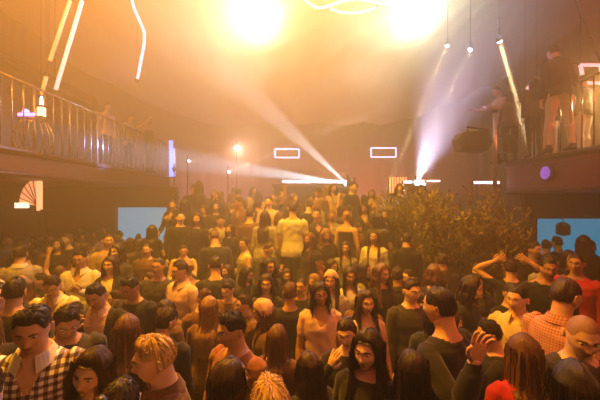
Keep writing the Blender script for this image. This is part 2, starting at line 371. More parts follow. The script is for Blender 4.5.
# ================================================================== PEOPLE
NP = np
def smooth01(a, b, x): t = NP.clip((x-a)/(b-a), 0, 1); return t*t*(3-2*t)
def head_points(nu, nv, female=False):
    """closed head surface, chin to crown, face towards -Y, origin at the head centre"""
    th = NP.linspace(0, 2*math.pi, nu, endpoint=False); ph = NP.linspace(0, math.pi, nv+1)[1:-1]
    T, Pp = NP.meshgrid(th, ph)
    X = NP.sin(Pp)*NP.sin(T); Y = -NP.sin(Pp)*NP.cos(T); Z = NP.cos(Pp)
    d = NP.stack([X.ravel(), Y.ravel(), Z.ravel()], 1); d = NP.vstack([[0, 0, 1.], d, [0, 0, -1.]])
    p = d*NP.array([.077, .097, .117])
    z = p[:, 2]; low = smooth01(.0, -.115, z)
    jaw = .70 if female else .78
    p[:, 0] *= 1-(1-jaw)*low                                   # jaw narrows
    back = smooth01(-.01, .08, p[:, 1])
    p[:, 2] += back*low*.045                                   # skull base rises behind
    p[:, 1] *= 1-.18*low*back
    x, y, z = p[:, 0].copy(), p[:, 1].copy(), p[:, 2].copy(); front = smooth01(.02, -.05, y)
    g = lambda cx, cz, sx, sz: NP.exp(-((x-cx)/sx)**2-((z-cz)/sz)**2)*front
    dy = NP.zeros(len(x))
    dy -= .010*g(0, .012, .009, .020)+.022*g(0, -.022, .0105, .016)+.006*(g(.011, -.027, .007, .007)+g(-.011, -.027, .007, .007))   # nose
    dy += .0115*(g(.031, .012, .017, .012)+g(-.031, .012, .017, .012))                        # eye sockets
    dy -= .0055*(g(.030, .032, .022, .007)+g(-.030, .032, .022, .007)+g(0, .030, .02, .008))      # brow
    dy -= .005*(g(.042, -.020, .018, .015)+g(-.042, -.020, .018, .015))                       # cheekbones
    dy -= .0075*g(0, -.054, .021, .0045)+.0085*g(0, -.0655, .018, .0055)                       # lips
    dy += .0065*g(0, -.0597, .022, .0022)+.004*g(0, -.044, .006, .005)
    dy -= .012*g(0, -.092, .020, .014)-.004*g(0, -.077, .022, .005)                            # chin
    p[:, 1] += dy
    fs = []
    m = nv-1
    for k in range(nu): fs.append((0, 1+k, 1+(k+1) % nu))
    for i in range(m-1):
        for k in range(nu): a = 1+i*nu+k; b = 1+i*nu+(k+1) % nu; fs.append((a, a+nu, b+nu, b))
    e = len(p)-1
    for k in range(nu): fs.append((e, 1+(m-1)*nu+(k+1) % nu, 1+(m-1)*nu+k))
    return p, fs
def ear(side):
    vs = []; fs = []
    prof = [(0, .0, .0), (.010, .006, 0), (.016, .004, 0), (.014, -.003, 0)]
    n = 12
    for j, (r, o) in enumerate(((.016, 0), (.0185, .012), (.0165, .018), (.010, .012))):
        for k in range(n):
            q = 2*math.pi*k/n; vs.append((side*(.071+o), .012+r*.62*math.cos(q)+.006+o*.3, -.008+r*1.55*math.sin(q)))
    for j in range(3):
        for k in range(n): fs.append((j*n+k, j*n+(k+1) % n, (j+1)*n+(k+1) % n, (j+1)*n+k))
    fs.append(tuple(3*n+k for k in range(n)))
    return NP.array(vs), fs
def V(*a): return Vector(a)
def eval_mesh(o):
    dg = bpy.context.evaluated_depsgraph_get(); e = o.evaluated_get(dg); me = bpy.data.meshes.new_from_object(e); return me
SKINS = [mat('skin_light', (.62, .36, .24), .5, var=(18, (.70, .42, .29))), mat('skin_tan', (.46, .25, .15), .5, var=(18, (.52, .29, .18))), mat('skin_fair', (.74, .48, .34), .5, var=(18, (.80, .52, .38)))]
LIP = mat('lips', (.46, .19, .14), .45); EYEW = mat('eye_white', (.7, .66, .6), .25); IRIS = mat('iris', (.03, .015, .01), .2)
def hair_mat(name, c1, c2):
    if name in MATS: return MATS[name]
    m = mat(name, c1, .42, spec=.5); nt = m.node_tree; b = nt.nodes['Principled BSDF']
    uv = nt.nodes.new('ShaderNodeUVMap'); mp = nt.nodes.new('ShaderNodeMapping'); mp.inputs['Scale'].default_value = (95, 2.2, 1)
    n = nt.nodes.new('ShaderNodeTexNoise'); n.inputs['Scale'].default_value = 1; n.inputs['Detail'].default_value = 6
    r = nt.nodes.new('ShaderNodeValToRGB'); r.color_ramp.elements[0].position = .35; r.color_ramp.elements[1].position = .7
    r.color_ramp.elements[0].color = (*c1, 1); r.color_ramp.elements[1].color = (*c2, 1)
    bp = nt.nodes.new('ShaderNodeBump'); bp.inputs['Strength'].default_value = .7; bp.inputs['Distance'].default_value = .006
    nt.links.new(uv.outputs[0], mp.inputs[0]); nt.links.new(mp.outputs[0], n.inputs['Vector']); nt.links.new(n.outputs['Fac'], r.inputs[0])
    nt.links.new(r.outputs[0], b.inputs['Base Color']); nt.links.new(n.outputs['Fac'], bp.inputs['Height']); nt.links.new(bp.outputs[0], b.inputs['Normal'])
    return m
HAIRS = dict(black=hair_mat('hair_black', (.008, .005, .004), (.035, .02, .013)), dark=hair_mat('hair_dark_brown', (.02, .010, .006), (.07, .035, .018)),
             brown=hair_mat('hair_brown', (.07, .032, .014), (.20, .10, .04)), light=hair_mat('hair_light_brown', (.20, .10, .04), (.45, .26, .10)), blond=hair_mat('hair_blond', (.42, .25, .08), (.85, .60, .26)),
             stub=hair_mat('hair_stubble', (.30, .17, .11), (.36, .21, .14)))
# ---- hair shells
def hair_mesh(style, seed):
    """style: short, quiff, crop, long, bob, bun, cap_of_stubble"""
    rnd = random.Random(seed); nu = 72
    longh = style in ('long', 'wavy', 'bob'); rows = 12; extra = 16 if longh else 0
    L = dict(long=.40, wavy=.34, bob=.16).get(style, 0)
    s1, s2 = rnd.uniform(0, 60), rnd.uniform(0, 60); part = rnd.choice((-.9, .6, -.4, .9))
    vs = []; uvs = []
    for k in range(nu):
        t = 2*math.pi*k/nu; fr = math.cos(t)             # 1 front, -1 back  (front is -Y)
        st = math.sin(t)
        sd = abs(math.sin(t))
        # polar limit of the hairline at this azimuth (0 = crown)
        if longh: lim = .84+.93*smooth01(.92, .30, NP.float64(fr))
        elif style == 'bun': lim = 1.0+.95*smooth01(.9, -.2, NP.float64(fr))
        else: lim = .88+.46*smooth01(.85, .45, NP.float64(fr))+.66*smooth01(.0, -.5, NP.float64(fr))
        lim = float(lim)
        for j in range(rows+1):
            f = j/rows; ph = lim*f+1e-4
            d = Vector((math.sin(ph)*st, -math.sin(ph)*fr, math.cos(ph)))
            nz = noise.noise(Vector((d.x*2.2+s1, d.y*2.2, d.z*2.2+s2)))
            rid = noise.noise(Vector((t*9+s1, f*1.5, s2)))
            th = dict(short=.010, quiff=.010, crop=.006, long=.012, wavy=.017, bob=.016, bun=.008, stubble=.0020)[style]
            if style == 'quiff': th += .020*max(0, fr)*math.exp(-((f-.75)/.45)**2)
            if style == 'short': th += .007*max(0, fr)*(f > .3)
            amp = .0 if style == 'stubble' else (.010 if not longh else .008)
            if style in ('short', 'quiff', 'crop'): th *= 1-.65*float(smooth01(.45, .8, NP.float64(f)))*float(smooth01(.75, .4, NP.float64(fr)))
            edge = 1-(f**4)*(.85 if not (longh and fr < .55) else 0.)
            r = (th+amp*nz+amp*.7*rid)*edge
            p = Vector((d.x*.077, d.y*.097, d.z*.117))+d*max(r, .001)
            low = max(0., min(1., -p.z/.115))
            if not longh and p.y > 0: p.z += low*.03*min(1, p.y/.06)
            vs.append(p); uvs.append((k/nu, f*.3))
        base = vs[-1]
        for j in range(1, extra+1):
            f = j/extra
            lenk = L*float(smooth01(.62, .25, NP.float64(fr)))
            if lenk < .02: lenk = .004
            wv = (.012 if style == 'wavy' else .005)*math.sin(f*9+t*3+s1)
            rr = 1+.10*noise.noise(Vector((t*3+s2, f*2.5, s1)))+.09*noise.noise(Vector((t*11, f*1.2, s2)))
            spread = .02*math.sin(min(1, f*1.6)*math.pi/2)
            px = base.x*(rr)+st*(spread)+wv*st
            py = base.y*rr-fr*(spread*.6)+(.012*f if fr < 0 else .0)-(.02*f if 0 <= fr else 0)
            pz = base.z-lenk*f*(1+.09*noise.noise(Vector((t*7, s1, s2))))
            taper = 1-.22*f*f
            vs.append(Vector((px*taper, py*taper+.01*f, pz))); uvs.append((k/nu, .3+f*.7))
    R = rows+1+extra; fs = []
    for k in range(nu):
        for j in range(R-1):
            a = k*R+j; b = ((k+1) % nu)*R+j; fs.append((a, a+1, b+1, b))
    mbv = [tuple(v) for v in vs]; fuv = []
    for f in fs:
        us = [uvs[i] for i in f]
        if f[2]//R == 0 and f[0]//R == nu-1: us = [us[0], us[1], (1., us[2][1]), (1., us[3][1])]
        fuv += us
    # loose locks and tufts, tapered, following the shell
    def lock(pts, r0):
        n0 = len(mbv); n = 4
        for i, p in enumerate(pts):
            t = (pts[min(i+1, len(pts)-1)]-pts[max(i-1, 0)]).normalized(); a = t.cross(Vector((.2, .3, 1)) if abs(t.z) < .9 else Vector((1, 0, 0))).normalized(); b = t.cross(a)
            r = r0*(1-i/(len(pts)-.6))
            for q in range(n):
                an = 2*math.pi*q/n; mbv.append(tuple(p+(a*math.cos(an)+b*math.sin(an))*r))
        for i in range(len(pts)-1):
            for q in range(n):
                fs.append((n0+i*n+q, n0+i*n+(q+1) % n, n0+(i+1)*n+(q+1) % n, n0+(i+1)*n+q))
                u = rnd.random(); fuv.extend([(u, .2), (u+.01, .2), (u+.01, .8), (u, .8)])
    if longh:
        for _ in range(70):
            k = rnd.randrange(nu); t = 2*math.pi*k/nu
            if math.cos(t) > .55: continue
            js = list(range(rows-4, R, 2)); off = rnd.uniform(.000, .012)
            lock([vs[k*R+j]*(1+off/.09)+Vector((rnd.uniform(-.002, .002), rnd.uniform(-.002, .002), -.02*(j/R))) for j in js], rnd.uniform(.003, .007))
    elif style in ('short', 'quiff', 'bun'):
        for _ in range(150):
            k = rnd.randrange(nu); j = rnd.randrange(0, rows-2); p = vs[k*R+j]; q = vs[k*R+j+2]; n_ = p.normalized()
            if style == 'bun': m_ = (p+q)/2+n_*.003; e_ = q
            else: m_ = p+n_*.006+(q-p)*.4; e_ = p+n_*rnd.uniform(.004, .012)+(q-p)*1.0
            lock([p-n_*.004, m_, e_], rnd.uniform(.003, .006))
    if style == 'bun':
        n0 = len(mbv); c = Vector((0, .105, .055))
        for i in range(9):
            for q in range(14):
                ph = math.pi*i/8; an = 2*math.pi*q/14; rr = .036*(1+.1*math.sin(5*an+4*ph))
                mbv.append(tuple(c+Vector((math.sin(ph)*math.cos(an), math.cos(ph)*.9, math.sin(ph)*math.sin(an)))*rr))
        for i in range(8):
            for q in range(14):
                fs.append((n0+i*14+q, n0+i*14+(q+1) % 14, n0+(i+1)*14+(q+1) % 14, n0+(i+1)*14+q)); fuv.extend([(q/14, i/8)]*4)
    return mbv, fs, fuv
# ---- skeleton to surface
def make_parts(pose, female=False, vox=.011, hi=True, sleeve='long', neck='crew', loose=1.0, seed=0, hair='short', skirt=False, heavy=1.0, inner=False, hat=False, collar=False):
    """returns dict name -> (mesh) in person space: feet at z=0, facing -Y, stature 1.75"""
    rnd = random.Random(seed)
    lean = pose.get('lean', 0.); side = pose.get('side', 0.)
    Rl = Matrix.Rotation(lean, 3, 'X') @ Matrix.Rotation(side, 3, 'Y')     # upper body about the hips: +lean tips forwards
    piv = V(0, 0, .96)
    def U(p): return Rl @ (Vector(p)-piv)+piv
    mb = MB(); n = 20
    def loft(rings, body=False):
        vs = []
        for (c, rx, ry, fr_) in rings:
            for k in range(n):
                q = 2*math.pi*k/n; vs.append(Vector(c)+fr_ @ Vector((rx*math.cos(q), ry*math.sin(q), 0)))
        m = len(rings); fs = [(i*n+k, i*n+(k+1) % n, (i+1)*n+(k+1) % n, (i+1)*n+k) for i in range(m-1) for k in range(n)]+[tuple(range(n-1, -1, -1)), tuple((m-1)*n+k for k in range(n))]
        mb.add(vs, fs)
    sh = .168 if female else .190; hipw = 1.06 if female else .98; hv = heavy
    I3 = Matrix.Identity(3)
    tor = [(.83, .10, .085, 0), (.88, .160*hipw, .112, .0), (.95, .168*hipw, .118, .005), (1.03, .150*hipw, .108, .0), (1.10, (.128 if female else .142)*hv, .098*hv, -.004),
           (1.20, (.138 if female else .155)*hv, .106*hv, -.006), (1.30, (.155 if female else .176), (.122 if female else .118), -.008), (1.37, sh*.97, .108, 0), (1.41, sh*.90, .090, .006), (1.445, sh*.62, .072, .010), (1.48, .066, .060, .012), (1.50, .052, .054, .010)]
    ring = []
    for (z, rx, ry, yo) in tor:
        ring.append((U((0, yo, z)) if z > .9 else V(0, yo, z), rx, ry, Rl if z > 1.0 else I3))
    loft(ring)
    hl = pose.get('head', (0, 0, 0))                            # yaw, pitch(+ down), roll
    Rh = Rl @ Matrix.Rotation(hl[0], 3, 'Z') @ Matrix.Rotation(hl[1], 3, 'X') @ Matrix.Rotation(hl[2], 3, 'Y')
    nb = U((0, .012, 1.47)); nt_ = U((0, -.004, 1.545)); hc = nt_+Rh @ V(0, -.014, .068)
    nr = .047 if female else .057
    mb.tube([nb-V(0, 0, .05), nb, (nb+nt_)/2, nt_, nt_+Rh @ V(0, .005, .05)], [nr*1.15, nr*1.12, nr, nr, nr*.9], 16)
    bones = []                                                 # (a, b, tag)
    hands = MB(); wrist = {}
    arms = pose.get('arms', {})
    for s in (-1, 1):
        spec = arms.get(s, ((s*.18, -.02, -1), (s*.05, -.32, -1)))
        S = U((s*(sh-.020), .006, 1.395)); e1 = (Rl @ Vector(spec[0])).normalized(); E = S+e1*.285
        e2 = (Rl @ Vector(spec[1])).normalized(); W = E+e2*.245
        k = .86 if female else 1.
        mb.tube([S-e1*.02+V(-s*.035, 0, .012), S, S+e1*.10, S+e1*.2, E, E+e2*.07, E+e2*.16, W, W+e2*.02], [.046*k, .055*k, .050*k, .045*k, .041*k, .043*k, .036*k, .027*k, .025*k], 14)
        bones += [(S, E, 'ua'), (E, W, 'fa')]; wrist[s] = (W, e2)
        # hand: palm normal given or facing the body
        pn = Vector(spec[2]) if len(spec) > 2 and spec[2] is not None else V(-s, .2, 0)
        pn = (pn-e2*pn.dot(e2)).normalized(); sx = e2.cross(pn).normalized()      # across the palm
        curl = spec[3] if len(spec) > 3 else .5
        kk = .9 if female else 1.
        def H(a, b, c): return W+(e2*a+sx*b+pn*c)*kk
        pv = []; nn = 12
        for (a, w_, t_) in ((-.012, .024, .021), (.01, .027, .020), (.035, .036, .018), (.065, .041, .016), (.09, .040, .013), (.096, .034, .008)):
            for q in range(nn):
                an = 2*math.pi*q/nn; pv.append(H(a, w_*math.cos(an), t_*math.sin(an)))
        pf = [(i*nn+q, i*nn+(q+1) % nn, (i+1)*nn+(q+1) % nn, (i+1)*nn+q) for i in range(5) for q in range(nn)]+[tuple(range(nn-1, -1, -1)), tuple(5*nn+q for q in range(nn))]
        hands.add(pv, pf)
        tsgn = -1 if (sx.dot(V(0, -1, 0)) < 0) else 1             # thumb on the forward side
        if len(spec) > 4: tsgn = spec[4]
        for fi, (b0, ln) in enumerate(((.030, .074), (.0105, .083), (-.0095, .077), (-.029, .060))):
            b0 *= tsgn; p = (.078, b0, 0.); pts = [H(*p)]; ang = .12; a, c = p[0], 0.
            for sg, fr_ in enumerate((.24, .30, .26, .20)):
                a += ln*fr_*math.cos(ang)*(1.25 if sg == 0 else 1); c += ln*fr_*math.sin(ang); pts.append(H(a, b0*(1+.12*(sg+1)), c)); ang += curl*(.5+.15*sg)+.03*fi
            hands.tube(pts, [.0095, .0092, .0086, .0080, .0060], 8)
        tp = [H(.012, tsgn*.020, .004), H(.035, tsgn*.046, .012), H(.060, tsgn*.056, .022), H(.082, tsgn*.054, .030+.02*curl)]
        hands.tube(tp, [.013, .0115, .0105, .0075], 8)
    st = pose.get('step', 0.)
    legs = []
    for s in (-1, 1):
        Hp = V(s*.092, .0, .90); K = V(s*(.100+.02*abs(st)), -.02-st*s*.10, .48); A = V(s*(.105+.03*abs(st)), .02-st*s*.16, .09)
        mb.tube([Hp+V(0, 0, .03), Hp, Hp.lerp(K, .35), Hp.lerp(K, .7), K, K.lerp(A, .25)+V(0, .012, 0), K.lerp(A, .6), A, A-V(0, 0, .05)], [.080, .088, .080, .062, .052, .054, .040, .034, .036], 14)
        mb.tube([A+V(0, .03, -.05), A+V(0, -.04, -.052), A+V(0, -.11, -.062), A+V(0, -.15, -.066)], [.034, .036, .032, .018], 10)
        legs.append((Hp, K, A)); bones += [(Hp, K, 'th'), (K, A, 'sk')]
    me = bpy.data.meshes.new('tmp'); me.from_pydata([tuple(v) for v in mb.v], [], mb.f)
    o = bpy.data.objects.new('tmp', me); COL.objects.link(o)
    r = o.modifiers.new('r', 'REMESH'); r.mode = 'VOXEL'; r.voxel_size = vox; r.use_smooth_shade = True
    sm = o.modifiers.new('s', 'SMOOTH'); sm.factor = .5; sm.iterations = 5 if vox < .012 else 3
    ev = eval_mesh(o); nv_ = len(ev.vertices)
    co_ = NP.empty(nv_*3, NP.float32); ev.vertices.foreach_get('co', co_); co_ = co_.reshape(-1, 3).astype(float)
    no = NP.empty(nv_*3, NP.float32); ev.vertex_normals.foreach_get('vector', no); no = no.reshape(-1, 3).astype(float)
    fl = NP.empty(len(ev.polygons)*4, NP.int32); ev.polygons.foreach_get('vertices', fl); fq = fl.reshape(-1, 4)
    bpy.data.objects.remove(o); bpy.data.meshes.remove(me); bpy.data.meshes.remove(ev)
    # nearest bone, to tell sleeves from torso
    dist = []; tt = []
    for (a, b, tg) in bones:
        A_ = NP.array(a); B_ = NP.array(b); ab = B_-A_; u = ((co_-A_) @ ab)/(ab @ ab); uc = NP.clip(u, 0, 1)
        dist.append(NP.linalg.norm(co_-(A_+uc[:, None]*ab), axis=1)); tt.append(u)
    # torso spine
    for (a, b) in ((U((0, 0, 1.05)), U((0, 0, 1.44))), (V(0, 0, .88), U((0, 0, 1.05)))):
        A_ = NP.array(a); B_ = NP.array(b); ab = B_-A_; u = NP.clip(((co_-A_) @ ab)/(ab @ ab), 0, 1)
        dist.append(NP.linalg.norm((co_-(A_+u[:, None]*ab)), axis=1)-.085); tt.append(u)
    D = NP.stack(dist); tt = NP.stack(tt); near = D.argmin(0)
    inv = NP.array(Rl.inverted()); lc = (co_-NP.array(piv)) @ inv.T+NP.array(piv)      # unbent coordinates
    ua = (near == 0) | (near == 2); fa = (near == 1) | (near == 3); armu = NP.where(near < 4, NP.take_along_axis(tt, NP.minimum(near, 3)[None], 0)[0], 0)
    leg = (near >= 4) & (near <= 7)
    zz = lc[:, 2]; rad = NP.hypot(lc[:, 0], lc[:, 1]-.008)
    hem = .60 if skirt else .87
    top = ~leg & (zz > .87) if not skirt else (zz > hem)
    isarm = ua | fa
    top = top | (ua) | (fa & (sleeve in ('long',)) & (armu < .97))
    if sleeve == 'short': top &= ~(ua & (armu > .62)) & ~fa
    if sleeve == 'none': top &= ~(ua & (armu > .03)) & ~fa
    if neck == 'crew': top &= ~((rad < .080) & (zz > 1.455)) & ~((zz > 1.475))
    elif neck == 'v': top &= ~((rad < .080) & (zz > 1.455)) & ~(zz > 1.475) & ~((lc[:, 1] < -.02) & (zz > 1.33+abs(lc[:, 0])*1.7))
    elif neck == 'wide': top &= ~((zz > 1.39+.35*NP.maximum(0, rad-.14)) & ~isarm) & ~(ua & (armu < .02))
    elif neck == 'high': top &= ~(zz > 1.51)
    top &= zz > -5
    bot = (leg | (zz < .98)) & ~isarm & (zz > .10) & (zz < .985)
    if skirt: bot &= False
    def shell(mask, off, wr, name):
        fm = mask[fq].all(1); f = fq[fm]
        if len(f) == 0: return None
        idx = NP.unique(f); mp = -NP.ones(nv_, int); mp[idx] = NP.arange(len(idx))
        # distance-to-border taper: border verts hug the skin
        cnt = NP.zeros(nv_); NP.add.at(cnt, f.ravel(), 1); full = NP.zeros(nv_); NP.add.at(full, fq.ravel(), 1)
        border = (cnt < full) & (cnt > 0)
        P_ = co_[idx]; N_ = no[idx]; o_ = off[idx] if hasattr(off, '__len__') else NP.full(len(idx), off)
        sd = seed*7.3
        X_, Y_, Z_ = P_.T
        w_ = NP.sin(Z_*23+X_*31+3*NP.sin(X_*9+Y_*7+sd)+2*NP.sin(Z_*11+sd*1.7))*NP.sin(X_*19-Z_*14+Y_*15+sd)+.6*NP.sin(Z_*47-X_*38+4*NP.sin(Y_*12+Z_*9+sd))*NP.sin(Z_*13+X_*8+sd*.6)
        o_ = o_+wr*w_; o_ = NP.where(border[idx], NP.minimum(o_, .003), o_)
        Q = P_+N_*o_[:, None]
        m2 = bpy.data.meshes.new(name); m2.from_pydata(Q.tolist(), [], mp[f].tolist()); m2.polygons.foreach_set('use_smooth', [True]*len(f)); return m2
    base = .010*loose
    off = NP.full(nv_, base); off = NP.where(~isarm, base+.022*loose*smooth01(1.30, 1.0, zz), off); off = NP.where(fa, base*.8+.004, off)
    if neck == 'v' or True: off = NP.where(zz > 1.42, base*.7, off)
    res = {'top': shell(top, off, .0035*loose, 'top'), 'bottom': shell(bot, .009, .003, 'bottom')}
    if skirt:
        pass
    M = NP.array(Rh)*(.925 if not female else .90)
    if inner and res['top']:
        fm = top[fq].all(1); fc = lc[fq[fm]].mean(1)
        ix = ((fc[:, 1] < -.03) & (abs(fc[:, 0]) < NP.clip(.025+(fc[:, 2]-1.05)*.19, .02, .085)) & (~isarm[fq[fm][:, 0]])).astype(int)
        res['top'].polygons.foreach_set('material_index', ix)
    if collar:
        cb = MB(); N_ = 28; vs = []
        for i in range(N_+1):
            a = math.radians(-158+316*i/N_); e_ = abs(i/N_-.5)*2; ca, sa = math.cos(a), math.sin(a); drop = .030*e_**4
            for (r, z) in ((.064, 1.45-drop*.6), (.066, 1.500-.012*e_), (.072, 1.505-.012*e_), (.098+.012*e_**3, 1.452-drop), (.094+.012*e_**3, 1.446-drop), (.070, 1.495-.012*e_)):
                vs.append(U((sa*r*1.0, ca*r*.95+.008-.02*e_**2, z)))
        fs_ = [(i*6+q, i*6+(q+1) % 6, (i+1)*6+(q+1) % 6, (i+1)*6+q) for i in range(N_) for q in range(6)]+[tuple(range(5, -1, -1)), tuple(N_*6+q for q in range(6))]
        mc = bpy.data.meshes.new('collar'); mc.from_pydata([tuple(v) for v in vs], [], fs_); res['collar'] = mc
    if hat:
        hv_, hf_, fuv = hair_mesh('crop' if hat == 'cap' else 'bun', 3)
        nh = 72*13; A2 = (NP.array(hv_[:nh])*NP.array([1.17, 1.15, 1.14])+NP.array([0, .006, .004])) @ M.T+NP.array(hc)
        mh = bpy.data.meshes.new('hat'); mh.from_pydata(A2.tolist(), [], [f for f in hf_ if max(f) < nh]); mh.polygons.foreach_set('use_smooth', [True]*len(mh.polygons)); res['hat'] = mh
    # visible skin only needs to stay continuous: keep the whole body
    hp, hf = head_points(48 if hi else 24, 44 if hi else 20, female)
    hp2 = hp @ M.T+NP.array(hc); bv = co_.tolist(); bf = fq.tolist(); mi = [0]*len(bf)
    o0 = len(bv); bv += hp2.tolist()
    for f in hf:
        bf.append([i+o0 for i in f]); c = hp[list(f)].mean(0)
        mi.append(1 if (c[1] < -.075 and abs(c[2]+.060) < .0105 and abs(c[0]) < .024*(1-((c[2]+.06)/.016)**2)) else 0)
    for s in (-1, 1):
        ev_, ef = ear(s); o0 = len(bv); bv += (ev_ @ M.T+NP.array(hc)).tolist(); bf += [[i+o0 for i in f] for f in ef]; mi += [0]*len(ef)
    o0 = len(bv); bv += [tuple(v) for v in hands.v]; bf += [[i+o0 for i in f] for f in hands.f]; mi += [0]*len(hands.f)
    m3 = bpy.data.meshes.new('body'); m3.from_pydata(bv, [], bf); m3.polygons.foreach_set('use_smooth', [True]*len(bf)); m3.polygons.foreach_set('material_index', mi)
    res['body'] = m3
    # shoes
    sb = MB()
    for (Hp, K, A) in legs:
        sb.tube([V(A.x, A.y+.055, .045), V(A.x, A.y+.03, .05), V(A.x, A.y-.05, .052), V(A.x, A.y-.12, .042), V(A.x, A.y-.175, .034), V(A.x, A.y-.20, .03)], [.03, .044, .046, .043, .034, .012], 12)
        sb.tube([V(A.x, A.y, .03), V(A.x, A.y+.005, .13)], [.042, .045], 12)
    sv = [(v[0], v[1], max(v[2], .002)) for v in [tuple(p) for p in sb.v]]
    m4 = bpy.data.meshes.new('shoes'); m4.from_pydata(sv, [], sb.f); m4.polygons.foreach_set('use_smooth', [True]*len(sb.f)); res['shoes'] = m4
    # hair
    if hair:
        hv_, hf_, fuv = hair_mesh(hair, seed); A_ = NP.array(hv_)
        if hair in ('long', 'wavy', 'bob'):
            # long hair hangs by gravity: only the cap follows the head tilt fully
            B_ = A_ @ M.T; z0 = -.03; k_ = smooth01(z0, z0-.12, A_[:, 2])[:, None]
            yaw = NP.array(Matrix.Rotation(hl[0], 3, 'Z')); C_ = NP.stack([A_[:, 0], A_[:, 1], NP.minimum(A_[:, 2], z0)], 1)
            anchor = NP.stack([A_[:, 0], A_[:, 1], NP.full(len(A_), z0)], 1) @ M.T; G_ = anchor+NP.stack([0*A_[:, 0], 0*A_[:, 0], A_[:, 2]-z0], 1)
            A2 = B_*(1-k_)+G_*k_+NP.array(hc)
            # keep hair outside shoulders / back
            q = (A2-NP.array(piv)) @ inv.T+NP.array(piv); z_ = q[:, 2]; m_ = z_ < 1.47
            rr = NP.sqrt((q[:, 0]/(sh*1.02))**2+((q[:, 1]-.0)/.128)**2); lim_ = NP.interp(z_, [1.0, 1.2, 1.3, 1.38, 1.43, 1.47], [1.0, 1.0, 1.08, 1.06, .86, .45])
            need = m_ & (rr < lim_); sc_ = NP.where(need, lim_/NP.maximum(rr, .05), 1.)
            # push towards front/back rather than sideways
            q[:, 1] = NP.where(need, NP.sign(NP.where(abs(q[:, 1]) < .01, .01, q[:, 1]))*.128*NP.sqrt(NP.maximum(lim_**2-(q[:, 0]/(sh*1.02))**2, .09)), q[:, 1])
            A2 = (q-NP.array(piv)) @ NP.array(Rl).T+NP.array(piv)
        else: A2 = A_ @ M.T+NP.array(hc)
        m5 = bpy.data.meshes.new('hair'); m5.from_pydata(A2.tolist(), [], hf_); m5.polygons.foreach_set('use_smooth', [True]*len(hf_))
        ul = m5.uv_layers.new(name='UVMap'); ul.data.foreach_set('uv', NP.array(fuv).ravel())
        res['hair'] = m5
    # eyes + brows
    for s in (-1, 1):
        eb = MB(); bb = MB(); c = V(s*.0305, -.0765, .0115); nE = 10
        eb.lathe([(.001, -.0125), (.007, -.0105), (.0105, -.006), (.0122, 0), (.0105, .0062), (.0072, .0100), (.0065, .0104), (.001, .0124)], nE)
        eb.v = [tuple(c+V(x*1.05, -z*.95, y*.5)) for x, y, z in [tuple(q) for q in eb.v]]
        bb.tube([V(s*x, y, z) for x, y, z in ((.013, -.0975, .0320), (.022, -.0965, .0345), (.034, -.091, .0350), (.046, -.080, .0295))], [.0028, .0036, .0032, .0012], 6)
        for nm, m_ in (('eye', eb), ('eyebrow', bb)):
            P_ = NP.array([tuple(v) for v in m_.v]) @ M.T+NP.array(hc); me = bpy.data.meshes.new(nm); me.from_pydata(P_.tolist(), [], m_.f)
            me.polygons.foreach_set('use_smooth', [True]*len(m_.f))
            if nm == 'eye': me.polygons.foreach_set('material_index', [0]*(5*nE)+[1]*(2*nE)+[0, 1])
            res[nm+('_l' if s > 0 else '_r')] = me
    res['wrist'] = wrist; res['hc'] = hc; res['Rh'] = Rh; res['U'] = U; res['Rl'] = Rl
    return res
# ================================================================== THE CROWD
def check_mat(name, base, c1, c2, per):
    """woven check: two sets of stripes crossing"""
    m = mat(name, base, .85); nt = m.node_tree; b = nt.nodes['Principled BSDF']; tc = nt.nodes.new('ShaderNodeTexCoord'); sp = nt.nodes.new('ShaderNodeSeparateXYZ')
    nt.links.new(tc.outputs['Object'], sp.inputs[0]); outs = []
    for ax in (0, 2):
        a = nt.nodes.new('ShaderNodeMath'); a.operation = 'MULTIPLY'; a.inputs[1].default_value = 2*math.pi/per; nt.links.new(sp.outputs[ax], a.inputs[0])
        s = nt.nodes.new('ShaderNodeMath'); s.operation = 'SINE'; nt.links.new(a.outputs[0], s.inputs[0])
        g = nt.nodes.new('ShaderNodeMath'); g.operation = 'GREATER_THAN'; g.inputs[1].default_value = .05; nt.links.new(s.outputs[0], g.inputs[0]); outs.append(g)
    ad = nt.nodes.new('ShaderNodeMath'); ad.operation = 'ADD'; nt.links.new(outs[0].outputs[0], ad.inputs[0]); nt.links.new(outs[1].outputs[0], ad.inputs[1])
    dv = nt.nodes.new('ShaderNodeMath'); dv.operation = 'MULTIPLY'; dv.inputs[1].default_value = .5; nt.links.new(ad.outputs[0], dv.inputs[0])
    r = nt.nodes.new('ShaderNodeValToRGB'); r.color_ramp.interpolation = 'CONSTANT'; r.color_ramp.elements[0].color = (*base, 1); r.color_ramp.elements[1].position = .75; r.color_ramp.elements[1].color = (*c2, 1)
    e = r.color_ramp.elements.new(.25); e.color = (*c1, 1)
    nt.links.new(dv.outputs[0], r.inputs[0]); nt.links.new(r.outputs[0], b.inputs['Base Color']); return m
def cloth(name, c, k=.72): return mat('cloth_'+name, c, .85, sheen=.15, var=(7, tuple(x*k for x in c)), bump=(300, .15))
CL = dict(black=cloth('black', (.014, .012, .014)), charcoal=cloth('charcoal', (.045, .04, .04)), white=cloth('white', (.66, .62, .58), .92), pink=cloth('pink', (.75, .48, .46), .9),
          rust=cloth('rust', (.34, .13, .06)), brown=cloth('brown', (.16, .075, .04)), cream=cloth('cream', (.78, .66, .46), .9), red=cloth('red', (.50, .02, .02)), grey=cloth('grey', (.28, .26, .25)),
          navy=cloth('navy', (.03, .035, .07)), tan=cloth('tan', (.50, .34, .18)), lightgrey=cloth('light_grey', (.40, .36, .33), .9),
          check=check_mat('cloth_navy_check', (.80, .76, .72), (.22, .16, .20), (.03, .02, .045), .034), pinkcheck=check_mat('cloth_pink_check', (.72, .42, .38), (.58, .27, .24), (.40, .14, .13), .017))
